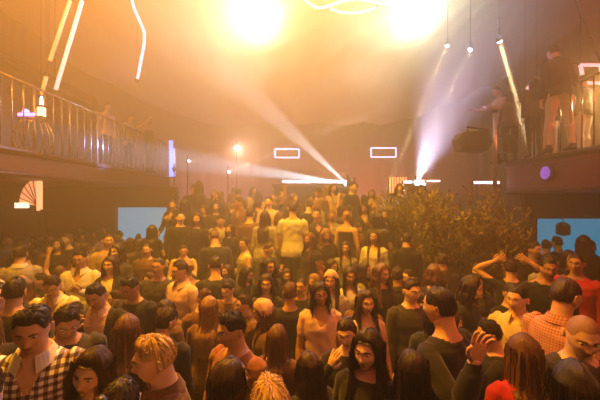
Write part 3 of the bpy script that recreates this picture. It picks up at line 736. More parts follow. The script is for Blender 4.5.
JEANS = [cloth('denim', (.05, .065, .12)), cloth('black_trousers', (.02, .02, .022)), cloth('grey_trousers', (.10, .09, .09))]
PALE = cloth('pale_trousers', (.74, .66, .50), .9)
PARTN = dict(body='body', top='top', bottom='trousers', shoes='shoes', hair='hair', eye_l='eye', eye_r='eye', eyebrow_l='eyebrow', eyebrow_r='eyebrow', collar='collar', hat='hat')
def dress(parts, root, top='black', hm='dark', sk=0, legs=0, inner='pink', hatm='white', small=False, collarm=None):
    for k in ('body', 'top', 'bottom', 'shoes', 'hair', 'eye_l', 'eye_r', 'eyebrow_l', 'eyebrow_r', 'collar', 'hat'):
        me = parts.get(k)
        if me is None or (small and k.startswith('eye')): continue
        ms = {'body': [SKINS[sk], LIP], 'top': [CL[top], CL[inner]], 'bottom': [legs if not isinstance(legs, int) else JEANS[legs]], 'shoes': [m_black], 'hair': [HAIRS[hm]], 'eye': [EYEW, IRIS], 'eyebrow': [HAIRS['dark' if hm != 'black' else 'black']],
              'collar': [CL[collarm or top]], 'hat': [CL[hatm]]}[k.split('_')[0]]
        if len(me.materials) == 0:
            for m in ms: me.materials.append(m)
        o = bpy.data.objects.new(PARTN[k], me); COL.objects.link(o); o.parent = root
        for i, m in enumerate(ms):
            if me.materials[i] is not m: o.material_slots[i].link = 'OBJECT'; o.material_slots[i].material = m
BLOCK = [(112, 204, 158, 220, 99), (530, 213, 602, 232, 99)]; FEET = []
R_ = math.radians
def settle(parts, px, py, d, yaw, fl=None):
    """root position and scale so that the head stands where the photograph has it"""
    hc = parts['hc']; h = at(px, py, d)
    f = floor_at(h.x, h.y) if fl is None else fl
    s = (h.z-f)/hc.z; s = max(.86, min(1.13, s))
    o = Matrix.Rotation(yaw, 3, 'Z') @ Vector((hc.x, hc.y, 0))*s
    return (h.x-o.x, h.y-o.y, f), s
def hero(label, px, py, d, yaw, pose=None, female=False, hair='short', hm='dark', top='black', neck='crew', sleeve='long', sk=0, legs=1, seed=None, fl=None, guard=True, vox=.011, group=None, **kw):
    seed = seed if seed is not None else int(px*7+py)
    dk = {k: kw.pop(k) for k in ('inner_m', 'hatm', 'collarm') if k in kw}
    parts = make_parts(pose or {}, female, vox=vox, hi=True, sleeve=sleeve, neck=neck, seed=seed, hair=hair, **kw)
    (x, y, z), s = settle(parts, px, py, d, R_(yaw), fl)
    root = empty('person', (x, y, z), R_(yaw)); root.scale = (s,)*3; tag(root, label, 'person', group)
    dress(parts, root, top, hm, sk, legs, dk.get('inner_m', 'pink'), dk.get('hatm', 'white'), False, dk.get('collarm'))
    if fl is None: FEET.append((x, y))
    if guard:
        w_ = 16*3.3/d*1.0; BLOCK.append((px-w_*.75, py-w_, px+w_*.75, py+w_*(1.9 if d < 3.4 else 1.3), d))
    return root, parts
def A(*a): return tuple(a)
DOWN = {-1: ((-.25, -.05, -1), (-.05, -.35, -1)), 1: ((.25, -.05, -1), (.05, -.35, -1))}
# ---- people one can tell apart, nearest first
hero('smiling man in navy and white checked shirt, bottom left corner', 32, 328, 1.78, 18, dict(lean=.14, head=(.1, 0.21, .05), arms=DOWN), hair='quiff', hm='black', top='check', collar=True, neck='v', sk=0, heavy=1.05, collarm='white', vox=.009)
hero('woman with long dark wavy hair, smiling downwards beside the checked shirt', 92, 371, 1.62, 10, dict(lean=.05, head=(-.15, 0.12, .22)), True, 'wavy', 'dark', 'black', 'wide', 'none', 2, vox=.009)
hero('dark-haired person at the bottom edge below the wavy-haired woman, bare shoulder lit', 119, 408, 1.36, 150, dict(head=(.2, 0.17, 0)), True, 'bun', 'black', 'black', 'wide', 'none', 2, guard=False)
hero('blond man in profile facing left, dark collared shirt, near the bottom', 155, 359, 1.66, -68, dict(lean=.08, head=(.0, .12, 0)), hair='quiff', hm='blond', top='brown', collar=True, sk=2, vox=.009)
hero('woman seen from behind with long straight light brown hair left of blond man', 127, 331, 2.25, 172, {}, True, 'long', 'brown', 'black', sk=0)
hero('man in open black blazer over pink shirt holding a hand to his face', 96, 296, 2.95, 6, dict(lean=.16, head=(.0, 0.23, 0), arms={-1: ((-.07, -.19, -.20), (.12, -.03, .23), (.5, .9, 0), .8), 1: ((.25, -.1, -1), (.05, -.5, -.8))}), hair='short', hm='black', inner=True, top='black', collar=True, collarm='pink', sk=0, vox=.009)
hero('man with short black hair bowing his head behind the checked shirt', 67, 322, 2.25, 35, dict(lean=.2, head=(.1, 0.30, 0)), hair='short', hm='black', top='charcoal', sk=1)
hero('man with lowered flushed face and pale open shirt, left side', 52, 286, 3.45, 15, dict(lean=.2, head=(.1, 0.28, .1)), hair='short', hm='dark', top='cream', neck='v', collar=True)
hero('man in white shirt clasping his hands, standing left behind the crowd front', 80, 259, 4.4, 8, dict(head=(.1, .15, 0), arms={-1: ((-.25, -.3, -.9), (.5, -.7, .5), (.2, 1, .3), .8), 1: ((.25, -.3, -.9), (-.5, -.7, .5), (-.2, 1, .3), .8)}), hair='short', hm='black', top='white', collar=True, neck='v', sk=1)
hero('person with dark hair turned away in white collared top, far left', 20, 254, 4.6, -150, {}, False, 'short', 'black', 'lightgrey', collar=True, collarm='white')
hero('left one of two women standing close together, hair dark, far left', 58, 245, 5.9, 12, {}, True, 'long', 'dark', 'black', sk=2)
hero('right one of two women standing close together, hair dark, far left', 67, 240, 6.15, -5, {}, True, 'bun', 'dark', 'black', sk=2)
hero('dark-haired person at the left edge raising an open hand', 15, 292, 2.85, -160, dict(arms={1: ((.5, -.1, -.4), (-.3, .1, 1), (0, -1, 0), .3), -1: DOWN[-1]}), hair='short', hm='black', top='black')
hero('man in pale yellow jacket looking right, below the left cyan pane', 108, 241, 5.6, 40, {}, hair='short', hm='dark', top='tan')
hero('woman with long dark hair in cream V-neck top and black jacket', 110, 265, 4.2, 5, {}, True, 'long', 'dark', 'black', inner=True, inner_m='cream', sk=2)
hero('woman with dark hair peering over the cream-topped woman', 117, 252, 4.9, -12, {}, True, 'bob', 'black', 'charcoal', sk=2)
hero('man looking down, black shirt, below the woman in cream', 130, 288, 3.25, -10, dict(lean=.15, head=(0, 0.25, 0)), hair='short', hm='black', top='black', sk=1)
hero('round-faced man facing forward in dark top, left of centre', 158, 267, 4.1, 4, {}, hair='crop', hm='dark', top='charcoal', sk=1)
hero('man with short dark hair facing forward behind the round-faced man', 147, 250, 5.1, 6, {}, hair='crop', hm='dark', top='brown', sk=0)
hero('man in pale pink jacket, looking left, left of centre', 180, 271, 3.9, -30, dict(head=(-.2, .1, 0)), hair='short', hm='dark', top='pink', collar=True)
hero('man in rust-coloured jumper looking down to the left', 232, 330, 2.15, -35, dict(lean=.05, head=(-.25, 0.12, 0), arms=DOWN), hair='quiff', hm='black', top='rust', sk=0, vox=.009)
hero('person with big round dark hair, face turned right, before the rust jumper', 229, 382, 1.62, 128, {}, True, 'bob', 'dark', 'black', sk=0)
hero('person with blond-streaked hair at the bottom edge, left of centre', 270, 414, 1.22, -165, {}, hair='quiff', hm='blond', top='black', guard=True)
hero('woman from behind with long reddish-brown hair beside the rust jumper', 277, 338, 2.5, 165, {}, True, 'long', 'brown', 'brown', sk=0)
hero('person in pale knitted cap, profile to the left, behind rust jumper', 263, 312, 2.95, -80, dict(head=(0, .2, 0)), True, 'long', 'brown', 'brown', hat='beanie', hatm='pink')
hero('woman from behind with long light brown hair, above the rust jumper', 209, 308, 3.0, 175, {}, True, 'long', 'light', 'brown')
hero('woman with long dark hair facing forward at the centre', 266, 284, 3.7, 5, {}, True, 'wavy', 'dark', 'charcoal', neck='v', sk=2)
hero('woman smiling in pale pink top, centre', 320, 294, 3.1, 2, dict(head=(.1, .05, -.1)), True, 'bob', 'black', 'pink', neck='v', sleeve='short', sk=1)
hero('person in pale pink rounded cap just behind the pink-topped woman', 331, 281, 3.7, -15, {}, True, 'long', 'dark', 'lightgrey', hat='beanie', hatm='pink')
hero('woman resting her cheek on her raised hand, hair tied back', 347, 333, 2.35, -14, dict(lean=.06, head=(-.1, .12, -.12), arms={-1: ((-.07, -.166, -.225), (.10, .02, .24), (.6, .8, .1), .3), 1: ((.2, -.2, -1), (-.4, -.6, -.5))}), True, 'bun', 'dark', 'black', sk=2, vox=.009)
hero('woman with long black hair and pale face, right of the cheek-resting woman', 368, 350, 1.85, -30, dict(head=(-.05, .08, .05)), True, 'wavy', 'black', 'black', sk=2, vox=.009)
hero('woman with bare shoulders in tan top, right of the pink-topped woman', 366, 303, 2.95, 8, {}, True, 'wavy', 'dark', 'tan', 'wide', 'none', 2)
hero('man with short dark hair facing forward, lit orange, right of centre', 412, 291, 3.2, 8, dict(head=(.1, .1, 0)), hair='quiff', hm='dark', top='charcoal', sk=2)
wb_root, wb = hero('large man all in black from behind, raising one hand with white wristband', 440, 300, 2.1, -148, dict(lean=.04, head=(.15, .1, 0), arms={1: ((.18, .62, -.45), (-.16, .22, 1.0), (.53, .85, 0), .35), -1: DOWN[-1]}), hair='crop', hm='black', top='black', heavy=1.15, sk=0, vox=.009)
W_, e_ = wb['wrist'][1]; MB().tube([W_-e_*.03, W_-e_*.005], [.033, .031], 14).build('wristband', CL['white'], wb_root, smooth=True)
hero('person with pale pink clothing below the raised hand', 412, 372, 1.72, 160, {}, True, 'long', 'black', 'black', legs=0)
hero('man in cream jacket with dark cap of hair, profile left, right side', 517, 299, 2.85, -50, dict(head=(-.1, .08, 0)), hair='crop', hm='black', top='cream', collar=True, sk=2)
hero('man in pink checked shirt with his back half turned, right side', 566, 288, 2.35, 108, dict(lean=.05, head=(-.1, .12, 0)), hair='crop', hm='dark', top='pinkcheck', collar=True, sk=0, heavy=1.1, vox=.009)
hero('bald man looking down in dark round-necked top, bottom right', 583, 336, 1.85, -14, dict(lean=.12, head=(-.15, 0.23, 0)), hair='stubble', hm='stub', top='charcoal', collar=False, neck='crew', sk=2, heavy=1.15, vox=.009)
hero('person with black hair filling the bottom right corner', 578, 392, 1.36, 178, {}, False, 'bob', 'black', 'black')
hero('woman from behind with long auburn hair and red top, bottom right', 524, 354, 1.85, 170, {}, True, 'long', 'brown', 'red')
hero('dark-haired person clapping left of the auburn-haired woman', 490, 334, 2.5, -110, dict(head=(0, .2, 0), arms={-1: ((-.2, -.6, -.7), (.3, -1, .1), (.8, 0, .3), .2), 1: ((.2, -.6, -.7), (-.3, -1, .1), (-.8, 0, .3), .2)}), False, 'short', 'black', 'black')
hero('man facing left in dark top above the pink checked shirt', 548, 268, 3.5, -20, dict(head=(0, .2, 0)), hair='crop', hm='black', top='black', sk=1)
hero('man in red light wearing flat dark hair, right edge middle', 576, 264, 3.9, -50, {}, hair='crop', hm='black', top='red', sk=1)
hero('man in red-lit pale shirt standing before the right cyan pane', 548, 262, 4.5, 160, {}, hair='crop', hm='black', top='lightgrey', sk=1)
hero('tall man in black standing left of the right cyan pane', 534, 250, 5.0, 20, {}, hair='short', hm='black', top='black', sk=0)
hero('left one of two dark heads before the right cyan pane', 546, 246, 6.0, 170, {}, hair='crop', hm='black', top='black')
hero('right one of two dark heads before the right cyan pane', 557, 243, 6.1, -170, {}, hair='short', hm='black', top='black')
hero('woman with tall hair silhouetted against the right cyan pane', 584, 243, 5.4, 175, {}, True, 'long', 'black', 'black')
hero('woman with red-lit face below the two dark heads', 569, 258, 4.9, -10, {}, True, 'bob', 'black', 'black', sk=2)
hero('person with both arms crossed over the head, right of the shrubs', 511, 268, 4.2, 150, dict(arms={-1: ((-.8, -.1, .6), (.9, .1, .6), (0, -1, 0), .5), 1: ((.8, -.1, .6), (-.9, .1, .5), (0, -1, 0), .5)}), hair='short', hm='dark', top='black', sleeve='short')
hero('man with red-lit face right of the shrubs looking forward', 511, 293, 3.5, 10, {}, hair='crop', hm='black', top='black')
# people standing up on the tiers in the middle
hero('person in plain pale shirt seen from behind, standing tallest in centre haze', 293, 209, 5.75, 176, {}, hair='crop', hm='dark', top='white', sleeve='short')
hero('person with pale shoulders and dark back, left of the pale-shirted standing person', 265, 217, 5.7, 170, {}, True, 'long', 'dark', 'lightgrey')
hero('person holding a white paper cone shape of cloth, centre right haze', 374, 237, 5.2, -20, {}, True, 'long', 'dark', 'white')
hero('person on the top tier with a round head against the white bar', 283, 190, 8.3, 175, {}, hair='quiff', hm='black', top='brown')
# ---- balcony people
hero('man in dark hooded jacket and pale trousers standing on the right balcony', 553, 53, 5.55, 172, dict(lean=.10, side=.06, head=(.2, 0.14, 0), step=.5), hair='short', hm='dark', top='charcoal', neck='high', legs=PALE, fl=DZ, guard=False, heavy=1.15, vox=.009)
hero('person in pinkish top leaning out and stretching an arm left, right balcony', 497, 92, 7.15, -88, dict(lean=.10, head=(0, .1, 0), arms={-1: ((-.1, -.9, -.45), (0, -1, .15), (0, 0, -1), .3), 1: ((.2, -.6, -.7), (0, -1, .25), (0, 0, -1), .3)}), hair='short', hm='dark', top='pink', sleeve='short', fl=DZ, guard=False)
hero('person in dark clothes second from left on the right balcony', 510, 98, 6.9, 150, {}, True, 'long', 'dark', 'brown', fl=DZ, guard=False)
hero('person in long dark coat left of the pale-trousered man on balcony', 534, 88, 6.1, 165, {}, True, 'long', 'black', 'brown', fl=DZ, guard=False)
hero('person in white trousers half hidden on the right balcony', 548, 98, 6.5, 150, {}, True, 'bob', 'dark', 'brown', fl=DZ, guard=False, legs=PALE)
hero('person in brown behind the pale-trousered man on the right balcony', 583, 82, 6.0, -160, {}, hair='short', hm='dark', top='brown', fl=DZ, guard=False, legs=PALE)
hero('person at the left balcony rail near its middle', 108, 118, 7.7, 60, dict(lean=.15), hair='short', hm='dark', top='pink', fl=DZ, guard=False)
hero('person on the left balcony raising an arm towards the lamps', 131, 118, 8.7, 75, dict(lean=.12, arms={1: ((.3, -.8, .2), (0, -.7, .9), (0, -1, 0), .3), -1: DOWN[-1]}), hair='short', hm='dark', top='tan', fl=DZ, guard=False)
hero('person at the far end of the left balcony', 150, 128, 9.6, 80, {}, hair='short', hm='dark', top='brown', fl=DZ, guard=False)
# ---- everybody else: fourteen bodies, copied with their own dress
VAR = []
rn = random.Random(11)
UPH = {1: ((.45, -.25, .75), (-.05, -.2, 1), (0, -1, 0), .4), -1: DOWN[-1]}
CHT = {1: ((.25, -.35, -.9), (-.45, -.6, .55), (-.3, 1, 0), .7), -1: ((-.25, -.2, -1), (.3, -.7, -.3))}
for i, (fm, hr, nk, sl, ps) in enumerate((
    (False, 'short', 'crew', 'long', dict(arms=DOWN)), (True, 'long', 'crew', 'long', {}), (False, 'crop', 'v', 'long', dict(head=(.3, .2, 0), arms=CHT)), (True, 'wavy', 'v', 'short', dict(head=(-.3, .1, .1), arms=CHT)),
    (False, 'quiff', 'crew', 'short', dict(lean=.1, head=(0, 0.19, 0))), (True, 'bun', 'wide', 'none', dict(head=(.4, 0, 0))), (True, 'bob', 'crew', 'long', dict(lean=.06, head=(.2, 0.17, -.1))), (False, 'short', 'v', 'long', dict(head=(-.4, .05, 0))),
    (True, 'long', 'wide', 'none', dict(head=(0, 0.17, .15))), (False, 'crop', 'crew', 'long', dict(arms=UPH, head=(0, -.1, 0))), (True, 'wavy', 'crew', 'long', dict(lean=-.04, head=(.1, .1, 0))), (False, 'short', 'crew', 'long', dict(lean=.18, head=(.1, 0.22, 0))),
    (True, 'long', 'v', 'long', dict(side=.08, head=(.5, 0, .1))), (False, 'quiff', 'v', 'long', dict(side=-.06, head=(-.5, .1, 0))))):
    VAR.append((make_parts(ps, fm, vox=.014, hi=True, sleeve=sl, neck=nk, seed=100+i, hair=hr, collar=(nk == 'v' and not fm)), fm, hr, i))
HN = dict(black='black', dark='dark brown', brown='brown', light='light brown', blond='blond')
from collections import defaultdict
FILL = []
SHRUBS = [(452, 5.35), (421, 6.1), (486, 5.6)]
for (sx, sd) in SHRUBS: FEET.append(((sx-300)*sd/F, sd))
tries = 0; d_ = 1.38
cand = []
for t_ in range(14000):
    d = math.sqrt(rn.uniform(1.30**2, 8.7**2)); px = rn.uniform(-25, 625); cand.append((d, px))
cand.sort(key=lambda c: c[0])
for d, px in cand:
    x = (px-300)*d/F
    if abs(x) > 6.6: continue
    z = floor_at(x, d)
    if d > 6.2 and x > 4.2: continue
    if d > 8.5 and x < -3: continue
    if d > 6.9 and z == 0 and abs(x) < 4: pass
    gap = .40 if d < 3 else (.39 if d < 4.8 else .44)
    if any((x-(sx-300)*sd/F)**2+(d-sd)**2 < .36 for sx, sd in SHRUBS): continue
    if any((x-a)**2+(d-b)**2 < gap*gap for a, b in FEET): continue
    if any(abs(d-t0) < .12 and TX0-.3 < x < TX1+.3 for t0, _ in tiers) or abs(abs(x)-2.9) < .24 and d > 4.8: continue
    st_ = rn.uniform(1.52, 1.84)
    hz = z+st_-.115; py = 200-(hz-CAMZ)*F/d; hw = .10*F/d; bw = .24*F/d
    bad = False
    for (x0, y0, x1, y1, bd) in BLOCK:
        if d < bd+.05 and ((px-hw < x1 and px+hw > x0 and py-hw*1.6 < y1) or (px-bw < x1 and px+bw > x0 and py+hw*1.5 < y1)): bad = True; break
    if bad: continue
    if len(FILL) >= 236: break
    FEET.append((x, d)); FILL.append((x, d, z, st_, px, py))
nk_ = {5: 'wide', 8: 'wide'}; nk_ = defaultdict(str, nk_)
rows = []
for (x, d, z, st_, px, py) in FILL:
    parts, fm, hr, vi = rn.choice(VAR)
    if nk_[vi] == 'wide' and rn.random() < .7: parts, fm, hr, vi = VAR[rn.choice((1, 6, 10, 12))]
    if vi == 9 and rn.random() < .6: parts, fm, hr, vi = VAR[0]
    back = rn.random() < (.42 if d > 2.6 else .6)
    yaw = (math.pi+rn.uniform(-.7, .7)) if back else rn.uniform(-1.1, 1.1)
    top = 'black' if d < 2.3 and rn.random() < .8 else rn.choice(['black', 'black', 'black', 'black', 'black', 'black', 'charcoal', 'charcoal', 'charcoal', 'brown', 'brown', 'navy', 'navy', 'grey', 'rust', 'white' if d > 2.6 else 'black', 'lightgrey' if d > 2.6 else 'charcoal', 'pink' if d > 3 else 'brown'])
    hm = rn.choice(['black', 'black', 'dark', 'dark', 'dark', 'brown', 'brown' if fm else 'black', 'light' if fm else 'dark'])
    root = empty('person', (x, d, z), yaw); s = st_/1.75; root.scale = (s, s, s)
    hc = parts['hc']; o = Matrix.Rotation(yaw, 3, 'Z') @ Vector((hc.x, hc.y, 0))*s; root.location.x -= o.x; root.location.y -= o.y
    dress(parts, root, top, hm, rn.choice((0, 0, 1, 2)), rn.choice((0, 1, 1, 2)), small=d > 5.4)
    facing = 'seen from behind' if back else ('facing left' if yaw < -.5 else 'facing right' if yaw > .5 else 'facing forward')
    zone = 'on the raised tiers' if z > 0 else (('in the front row' if d < 2 else 'near the front' if d < 3.2 else 'in mid crowd' if d < 4.9 else 'far back')+(' left' if px < 210 else ' right' if px > 390 else ' centre'))
    ht = {'short': 'short', 'crop': 'cropped', 'quiff': 'swept-up', 'long': 'long', 'wavy': 'wavy', 'bun': 'tied-up', 'bob': 'bobbed'}[hr]
    tn = top.replace('lightgrey', 'pale grey')
    rows.append((root, '%s with %s %s hair, %s top, %s' % ('woman' if fm else 'man', ht, HN[hm], tn, facing), zone, px, z))
ORD = ['first', 'second', 'third', 'fourth', 'fifth', 'sixth', 'seventh', 'eighth', 'ninth', 'tenth', 'eleventh', 'twelfth']
from collections import defaultdict
bk = defaultdict(list)
for r in rows: bk[(r[1], r[2])].append(r)
for (lab, zone), L in bk.items():
    L.sort(key=lambda r: r[3])
    for i, r in enumerate(L):
        t = lab+', '+zone+('' if len(L) == 1 else (', leftmost' if i == 0 else ', rightmost' if i == len(L)-1 else ', '+ORD[i]))
        tag(r[0], t, 'person', 'people standing on the raised tiers' if r[4] > 0 else 'people packed on the dance floor')
print('FILLERS', len(FILL))
# ================================================================== SHRUBS, RAILS, LAMPS
m_leaf = mat('golden_lit_leaf', (.22, .19, .06), .6, var=(9, (.34, .26, .09))); m_bark = mat('thin_bark', (.12, .07, .035), .8); m_pot = mat('clay_planter', (.10, .05, .03), .7, bump=(30, .2))  # golden light on the leaves is put into their lighter, yellower colour
def shrub(px, d, ztop, label, seed, spread=.55):
    rd = random.Random(seed); x = (px-300)*d/F; fz = floor_at(x, d); root = empty('potted_shrub', (x, d, fz)); tag(root, label, 'plant')
    MB().lathe([(.17, 0), (.20, .03), (.24, .40), (.255, .42), (.255, .46), (.225, .46), (.215, .41), (.02, .41)], 24).build('pot', m_pot, root)
    tw = MB(); lf = MB(); H_ = ztop-fz
    def leaf(p, dr, L_):
        dr = dr.normalized(); s = dr.cross(Vector((rd.uniform(-1, 1), rd.uniform(-1, 1), rd.uniform(-1, 1)))).normalized(); nn = dr.cross(s)
        w_ = L_*.17
        lf.add([p, p+dr*L_*.4+s*w_+nn*w_*.3, p+dr*L_-nn*L_*.15, p+dr*L_*.4-s*w_+nn*w_*.3, p+dr*L_*.45-nn*w_*.2], [(0, 1, 4), (1, 2, 4), (2, 3, 4), (3, 0, 4)])
    def grow(p, dr, L_, r, lev):
        pts = [p]; q = Vector(p); dd = dr.copy(); n_ = 5
        for i in range(n_):
            dd = (dd+Vector((rd.uniform(-.2, .2), rd.uniform(-.2, .2), rd.uniform(-.05, .16)))).normalized(); q = q+dd*L_/n_; pts.append(q.copy())
            if lev >= 2 or i >= 2:
                for _ in range(2 if lev >= 2 else 1): leaf(q, dd+Vector((rd.uniform(-1, 1), rd.uniform(-1, 1), rd.uniform(-.4, .8))), rd.uniform(.05, .11))
        tw.tube(pts, [r*(1-.75*i/n_) for i in range(n_+1)], 5)
        if lev < 3:
            for _ in range((6, 4, 3)[lev]):
                i = rd.randint(2, n_); ax = Vector((rd.uniform(-1, 1), rd.uniform(-1, 1), rd.uniform(.0, .9)))
                grow(pts[i], (dd*.5+ax*(.85 if lev else .7)).normalized(), L_*rd.uniform(.45, .68), r*.45, lev+1)
    for k in range(4):
        a = k*1.57+rd.uniform(0, 1); grow(Vector((.05*math.cos(a), .05*math.sin(a), .40)), Vector((math.cos(a)*.22*spread/.55, math.sin(a)*.22, 1)).normalized(), (H_-.4)*.50, .016, 0)
    tw.build('stems', m_bark, root, smooth=True); lf.build('foliage', m_leaf, root)
    return root
shrub(452, 5.35, 2.72, 'tallest bushy shrub right of centre with feathery twigs', 4, .8)
shrub(421, 6.1, 2.80, 'shrub left of the tallest one with spiky top against the light', 9, .6)
shrub(486, 5.6, 2.55, 'lower shrub right of the tallest one near the pole', 14, .7)
# balustrades
m_bar = mat('rail_bar', (.45, .36, .26), .25, .85)
def railing(sgn, y0, y1, step, label, skip=None):
    root = empty('balcony_railing', (sgn*(BX+.08), (y0+y1)/2, DZ-.04)); tag(root, label, 'railing'); c = root.location
    n = int((y1-y0)/step)
    for i in range(n+1):
        y = y0+i*step-c.y; tall = 1.12
        MB().tube([(0, y, 0), (0, y, tall)], .011 if i % 4 else .02, 8).build('bar' if i % 4 else 'post', m_bar, root, smooth=True)
    MB().tube([(0, y0-c.y-.05, 1.12), (0, y0-c.y+n*step+.05, 1.12)], .018, 8).build('handrail', m_bar, root, smooth=True)
railing(-1, 4.6, 10.7, .21, 'left balcony railing of thin vertical metal bars')
railing(1, 4.5, 6.6, .21, 'right balcony railing of thin vertical metal bars')
# basket-like grille with violet lamps on the left balcony
g = at(34, 145, 5.5); g.z = DZ-.04; root = empty('curved_grille', g); tag(root, 'bulging metal bar grille below the violet lamps, left balcony', 'grille')
for k in range(9):
    a = R_(-160+k*40*.5); bx = .27*math.cos(a); by = .16*math.sin(a)
    MB().tube([(bx*(.72+.5*math.sin(math.pi*min(1, t/7*1.1))), by*(.72+.5*math.sin(math.pi*t/7)), .60*t/7) for t in range(8)], .010, 6).build('bar', m_bar, root, smooth=True)
MB().tube([(.22*math.cos(t*.349), .14*math.sin(t*.349), .6) for t in range(19)], .014, 6).build('top_ring', m_bar, root)
MB().tube([(.2*math.cos(t*.349), .13*math.sin(t*.349), .01) for t in range(19)], .014, 6).build('base_ring', m_bar, root)
g2 = g+Vector((-.06, -.02, .62)); root = empty('violet_lamp', g2); tag(root, 'violet glowing lamp bar resting on the curved grille', 'lamp')
MB().box((0, 0, .04), (.30, .10, .07)).build('housing', m_black, root); MB().lathe([(.03, .07), (.05, .08), (.045, .13), (.01, .15)], 12, c=(-.06, 0, 0)).build('dome', mat('violet_dome', (1, .6, 1), .3, emit=(.75, .25, 1), es=4), root, smooth=True)
MB().box((0, -.055, .045), (.28, .02, .05)).build('strip', mat('violet_strip', (1, .6, 1), .3, emit=(.7, .2, 1), es=4), root)
g3 = g+Vector((.14, -.02, .62)); root = empty('lantern', g3); tag(root, 'small square lantern with warm white glow beside the violet lamp', 'lamp')
MB().box((0, 0, .10), (.085, .085, .15)).build('glass', mat('lantern_glass', (1, .9, .6), .3, emit=(1, .62, .25), es=3), root)
MB().box((0, 0, .19), (.11, .11, .03)).box((0, 0, .01), (.11, .11, .03)).build('frame', m_black, root); MB().lathe([(.02, .2), (.028, .23), (.02, .33), (.012, .36)], 10).build('tube_top', mat('white_tip', (1, 1, 1), .3, emit=(.8, .6, 1), es=4), root)
# violet-blue light column at the far end of the left balcony
def led_column(px, y0, y1, d, lab, col, es, r=.03):
    a, b = at(px, y0, d), at(px, y1, d); root = empty('light_column', b); tag(root, lab, 'light column'); h = a.z-b.z
    MB().tube([(0, 0, .03), (0, 0, h)], r, 10).build('glow_tube', mat('column_%d' % int(px), (1, 1, 1), .3, emit=col, es=es), root, smooth=True)
    MB().lathe([(r*1.8, 0), (r*1.8, .02), (r*1.2, .04)], 12).build('foot', m_black, root); MB().lathe([(r*1.2, h-.02), (r*1.2, h+.02)], 12).build('cap', m_black, root)
led_column(171, 140, 178, 10.6, 'taller blue-violet light column at the left balcony end', (.22, .34, 1), 3.2, .06)
led_column(174, 148, 178, 10.8, 'shorter blue-violet light column at the left balcony end', (.4, .4, 1), 2.5, .04)
# arched lamp under the left balcony
c = at(38, 208, 6.3); root = empty('fan_wall_lamp', (c.x, c.y, c.z)); tag(root, 'orange quarter-fan lamp with glowing upright under the left balcony', 'lamp')
R0 = .50; NQ = 12
mb = MB().prism([(-.0, 0, .06)]+[(-R0*.72*math.cos(math.pi/2*k/NQ), 0, .06+R0*math.sin(math.pi/2*k/NQ)) for k in range(NQ+1)], (0, .06, 0))
mb.build('fan_shade', mat('fan_glass', (1, .5, .2), .4, emit=(1, .30, .10), es=1.5), root)
rb = MB()
for k in range(1, 6):
    a = math.pi/2*k/6; rb.tube([(-.02*math.cos(a), -.012, .06+.02*math.sin(a)), (-R0*.72*math.cos(a), -.012, .06+R0*math.sin(a))], .008, 5)
rb.build('ribs', m_trim, root); MB().box((.03, 0, .28), (.05, .09, .66)).build('upright', mat('upright_glow', (1, .6, .3), .4, emit=(1, .36, .12), es=2.2), root)
MB().box((-.13, 0, .61), (.34, .08, .03)).build('top_rail', m_trim, root); MB().box((-.28, -.03, .05), (.20, .10, .10)).build('base_box', mat('white_glow_box', (1, .9, .7), .4, emit=(1, .6, .35), es=3.0), root)
MB().box((.03, .02, -.3), (.07, .07, .55)).build('stem', m_trim, root)
# pole with hexagonal flood speaker at the end of the right balcony
b = at(495, 192, 6.0); tz = at(493, 112, 6.0).z
root = empty('lamp_pole', (b.x, b.y, 0)); tag(root, 'upright metal pole carrying the dark hexagonal floodlight', 'pole')
MB().lathe([(.09, 0), (.09, .02), (.045, .05), (.04, tz*.62)], 14).build('base', m_trim, root, smooth=True)
MB().tube([(0, 0, tz*.6), (0, 0, tz)], .035, 12).build('shaft', mat('pole_metal', (.6, .5, .42), .3, .8), root, smooth=True)
MB().lathe([(.05, tz-.02), (.05, tz+.03), (.02, tz+.05)], 12).build('cap', m_black, root)
c = at(472, 141, 5.9); root = empty('floodlight', c); tag(root, 'dark hexagonal floodlight box on a bracket beside the right balcony', 'floodlight')
m_fl = mat('flood_body', (.045, .04, .035), .5, var=(20, (.07, .06, .05)))
hexp = [(-.30, .02), (-.22, .14), (.24, .18), (.30, -.04), (.22, -.20), (-.25, -.17)]
mb = MB().prism([(x, -.14, z) for x, z in hexp], (0, .30, 0)); hx = mb.build('body', m_fl, root)
bv_ = hx.modifiers.new('b', 'BEVEL'); bv_.width = .012; bv_.segments = 2
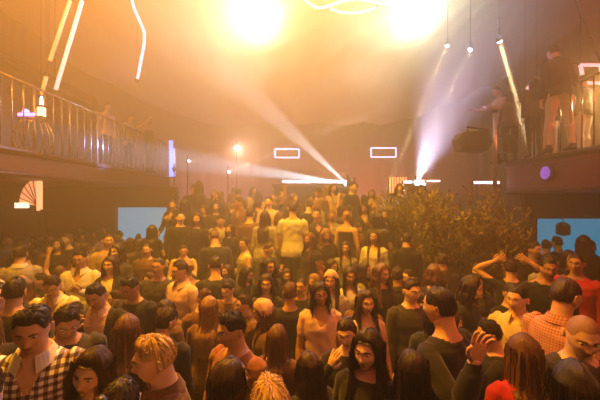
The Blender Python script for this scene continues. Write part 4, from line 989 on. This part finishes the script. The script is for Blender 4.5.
MB().prism([(x*.86-.0, -.155, z*.84-.005) for x, z in hexp], (0, .012, 0)).build('front_grille', mat('flood_grille', (.02, .02, .02), .7, bump=(120, .6)), root)
MB().tube([(-.06, -.0, .12), (-.09, 0, .25), (.30, 0, .20), (.34, .05, .16)], .018, 8).build('bracket', m_black, root); MB().tube([(.24, .0, -.02), (.35, .08, -.02)], .02, 8).build('arm', m_black, root)
c = at(503, 144, 6.2); root = empty('small_speaker', c); tag(root, 'small dark speaker box on the right side of the pole', 'speaker')
MB().box((.05, 0, 0), (.22, .2, .32)).build('cabinet', m_fl, root); MB().lathe([(.08, 0), (.075, .012), (.03, -.005)], 16, c=(.05, -.102, .03), M=Matrix.Rotation(math.pi/2, 3, 'X')).build('cone', m_black, root); MB().tube([(-.05, 0, .05), (-.14, -.06, .05)], .015, 6).build('bracket', m_black, root)
# silhouette lantern hung in front of the right cyan pane
c = at(563, 229, 6.35); root = empty('hanging_lantern', c); tag(root, 'dark box lantern hanging before the right cyan pane', 'lantern')
MB().lathe([(.10, -.11), (.115, -.10), (.115, .07), (.10, .09), (.04, .13), (.02, .13)], 8).build('body', m_black, root); MB().tube([(0, 0, .13), (0, 0, 2.64-c.z)], .008, 6).build('cord', m_black, root)
MB().lathe([(.085, -.113), (.03, -.135)], 8).build('base', m_trim, root)
# violet round marker lamp on the right fascia
c = Vector((BX-.012, 5.72, 2.97)); root = empty('fascia_lamp', c); tag(root, 'round violet lamp set into the right balcony front', 'lamp'); Mx = Matrix.Rotation(-math.pi/2, 3, 'Y')
MB().lathe([(.15, 0), (.15, .03), (.12, .035)], 20, M=Mx).build('rim', m_trim, root); MB().lathe([(.12, .02), (.11, .045), (.02, .06)], 20, M=Mx).build('glass', mat('violet_glass', (.5, .3, .8), .3, emit=(.32, .10, .8), es=.55), root)
# cables and light bridge
for k, (p0, p1, lab) in enumerate((((at(572, -8, 8)), at(604, 70, 6.2), 'dark taut cable running down at the top right corner'),)):
    tag(MB().tube([p0, p1], .02, 6).build('cable', m_black), lab, 'cable')
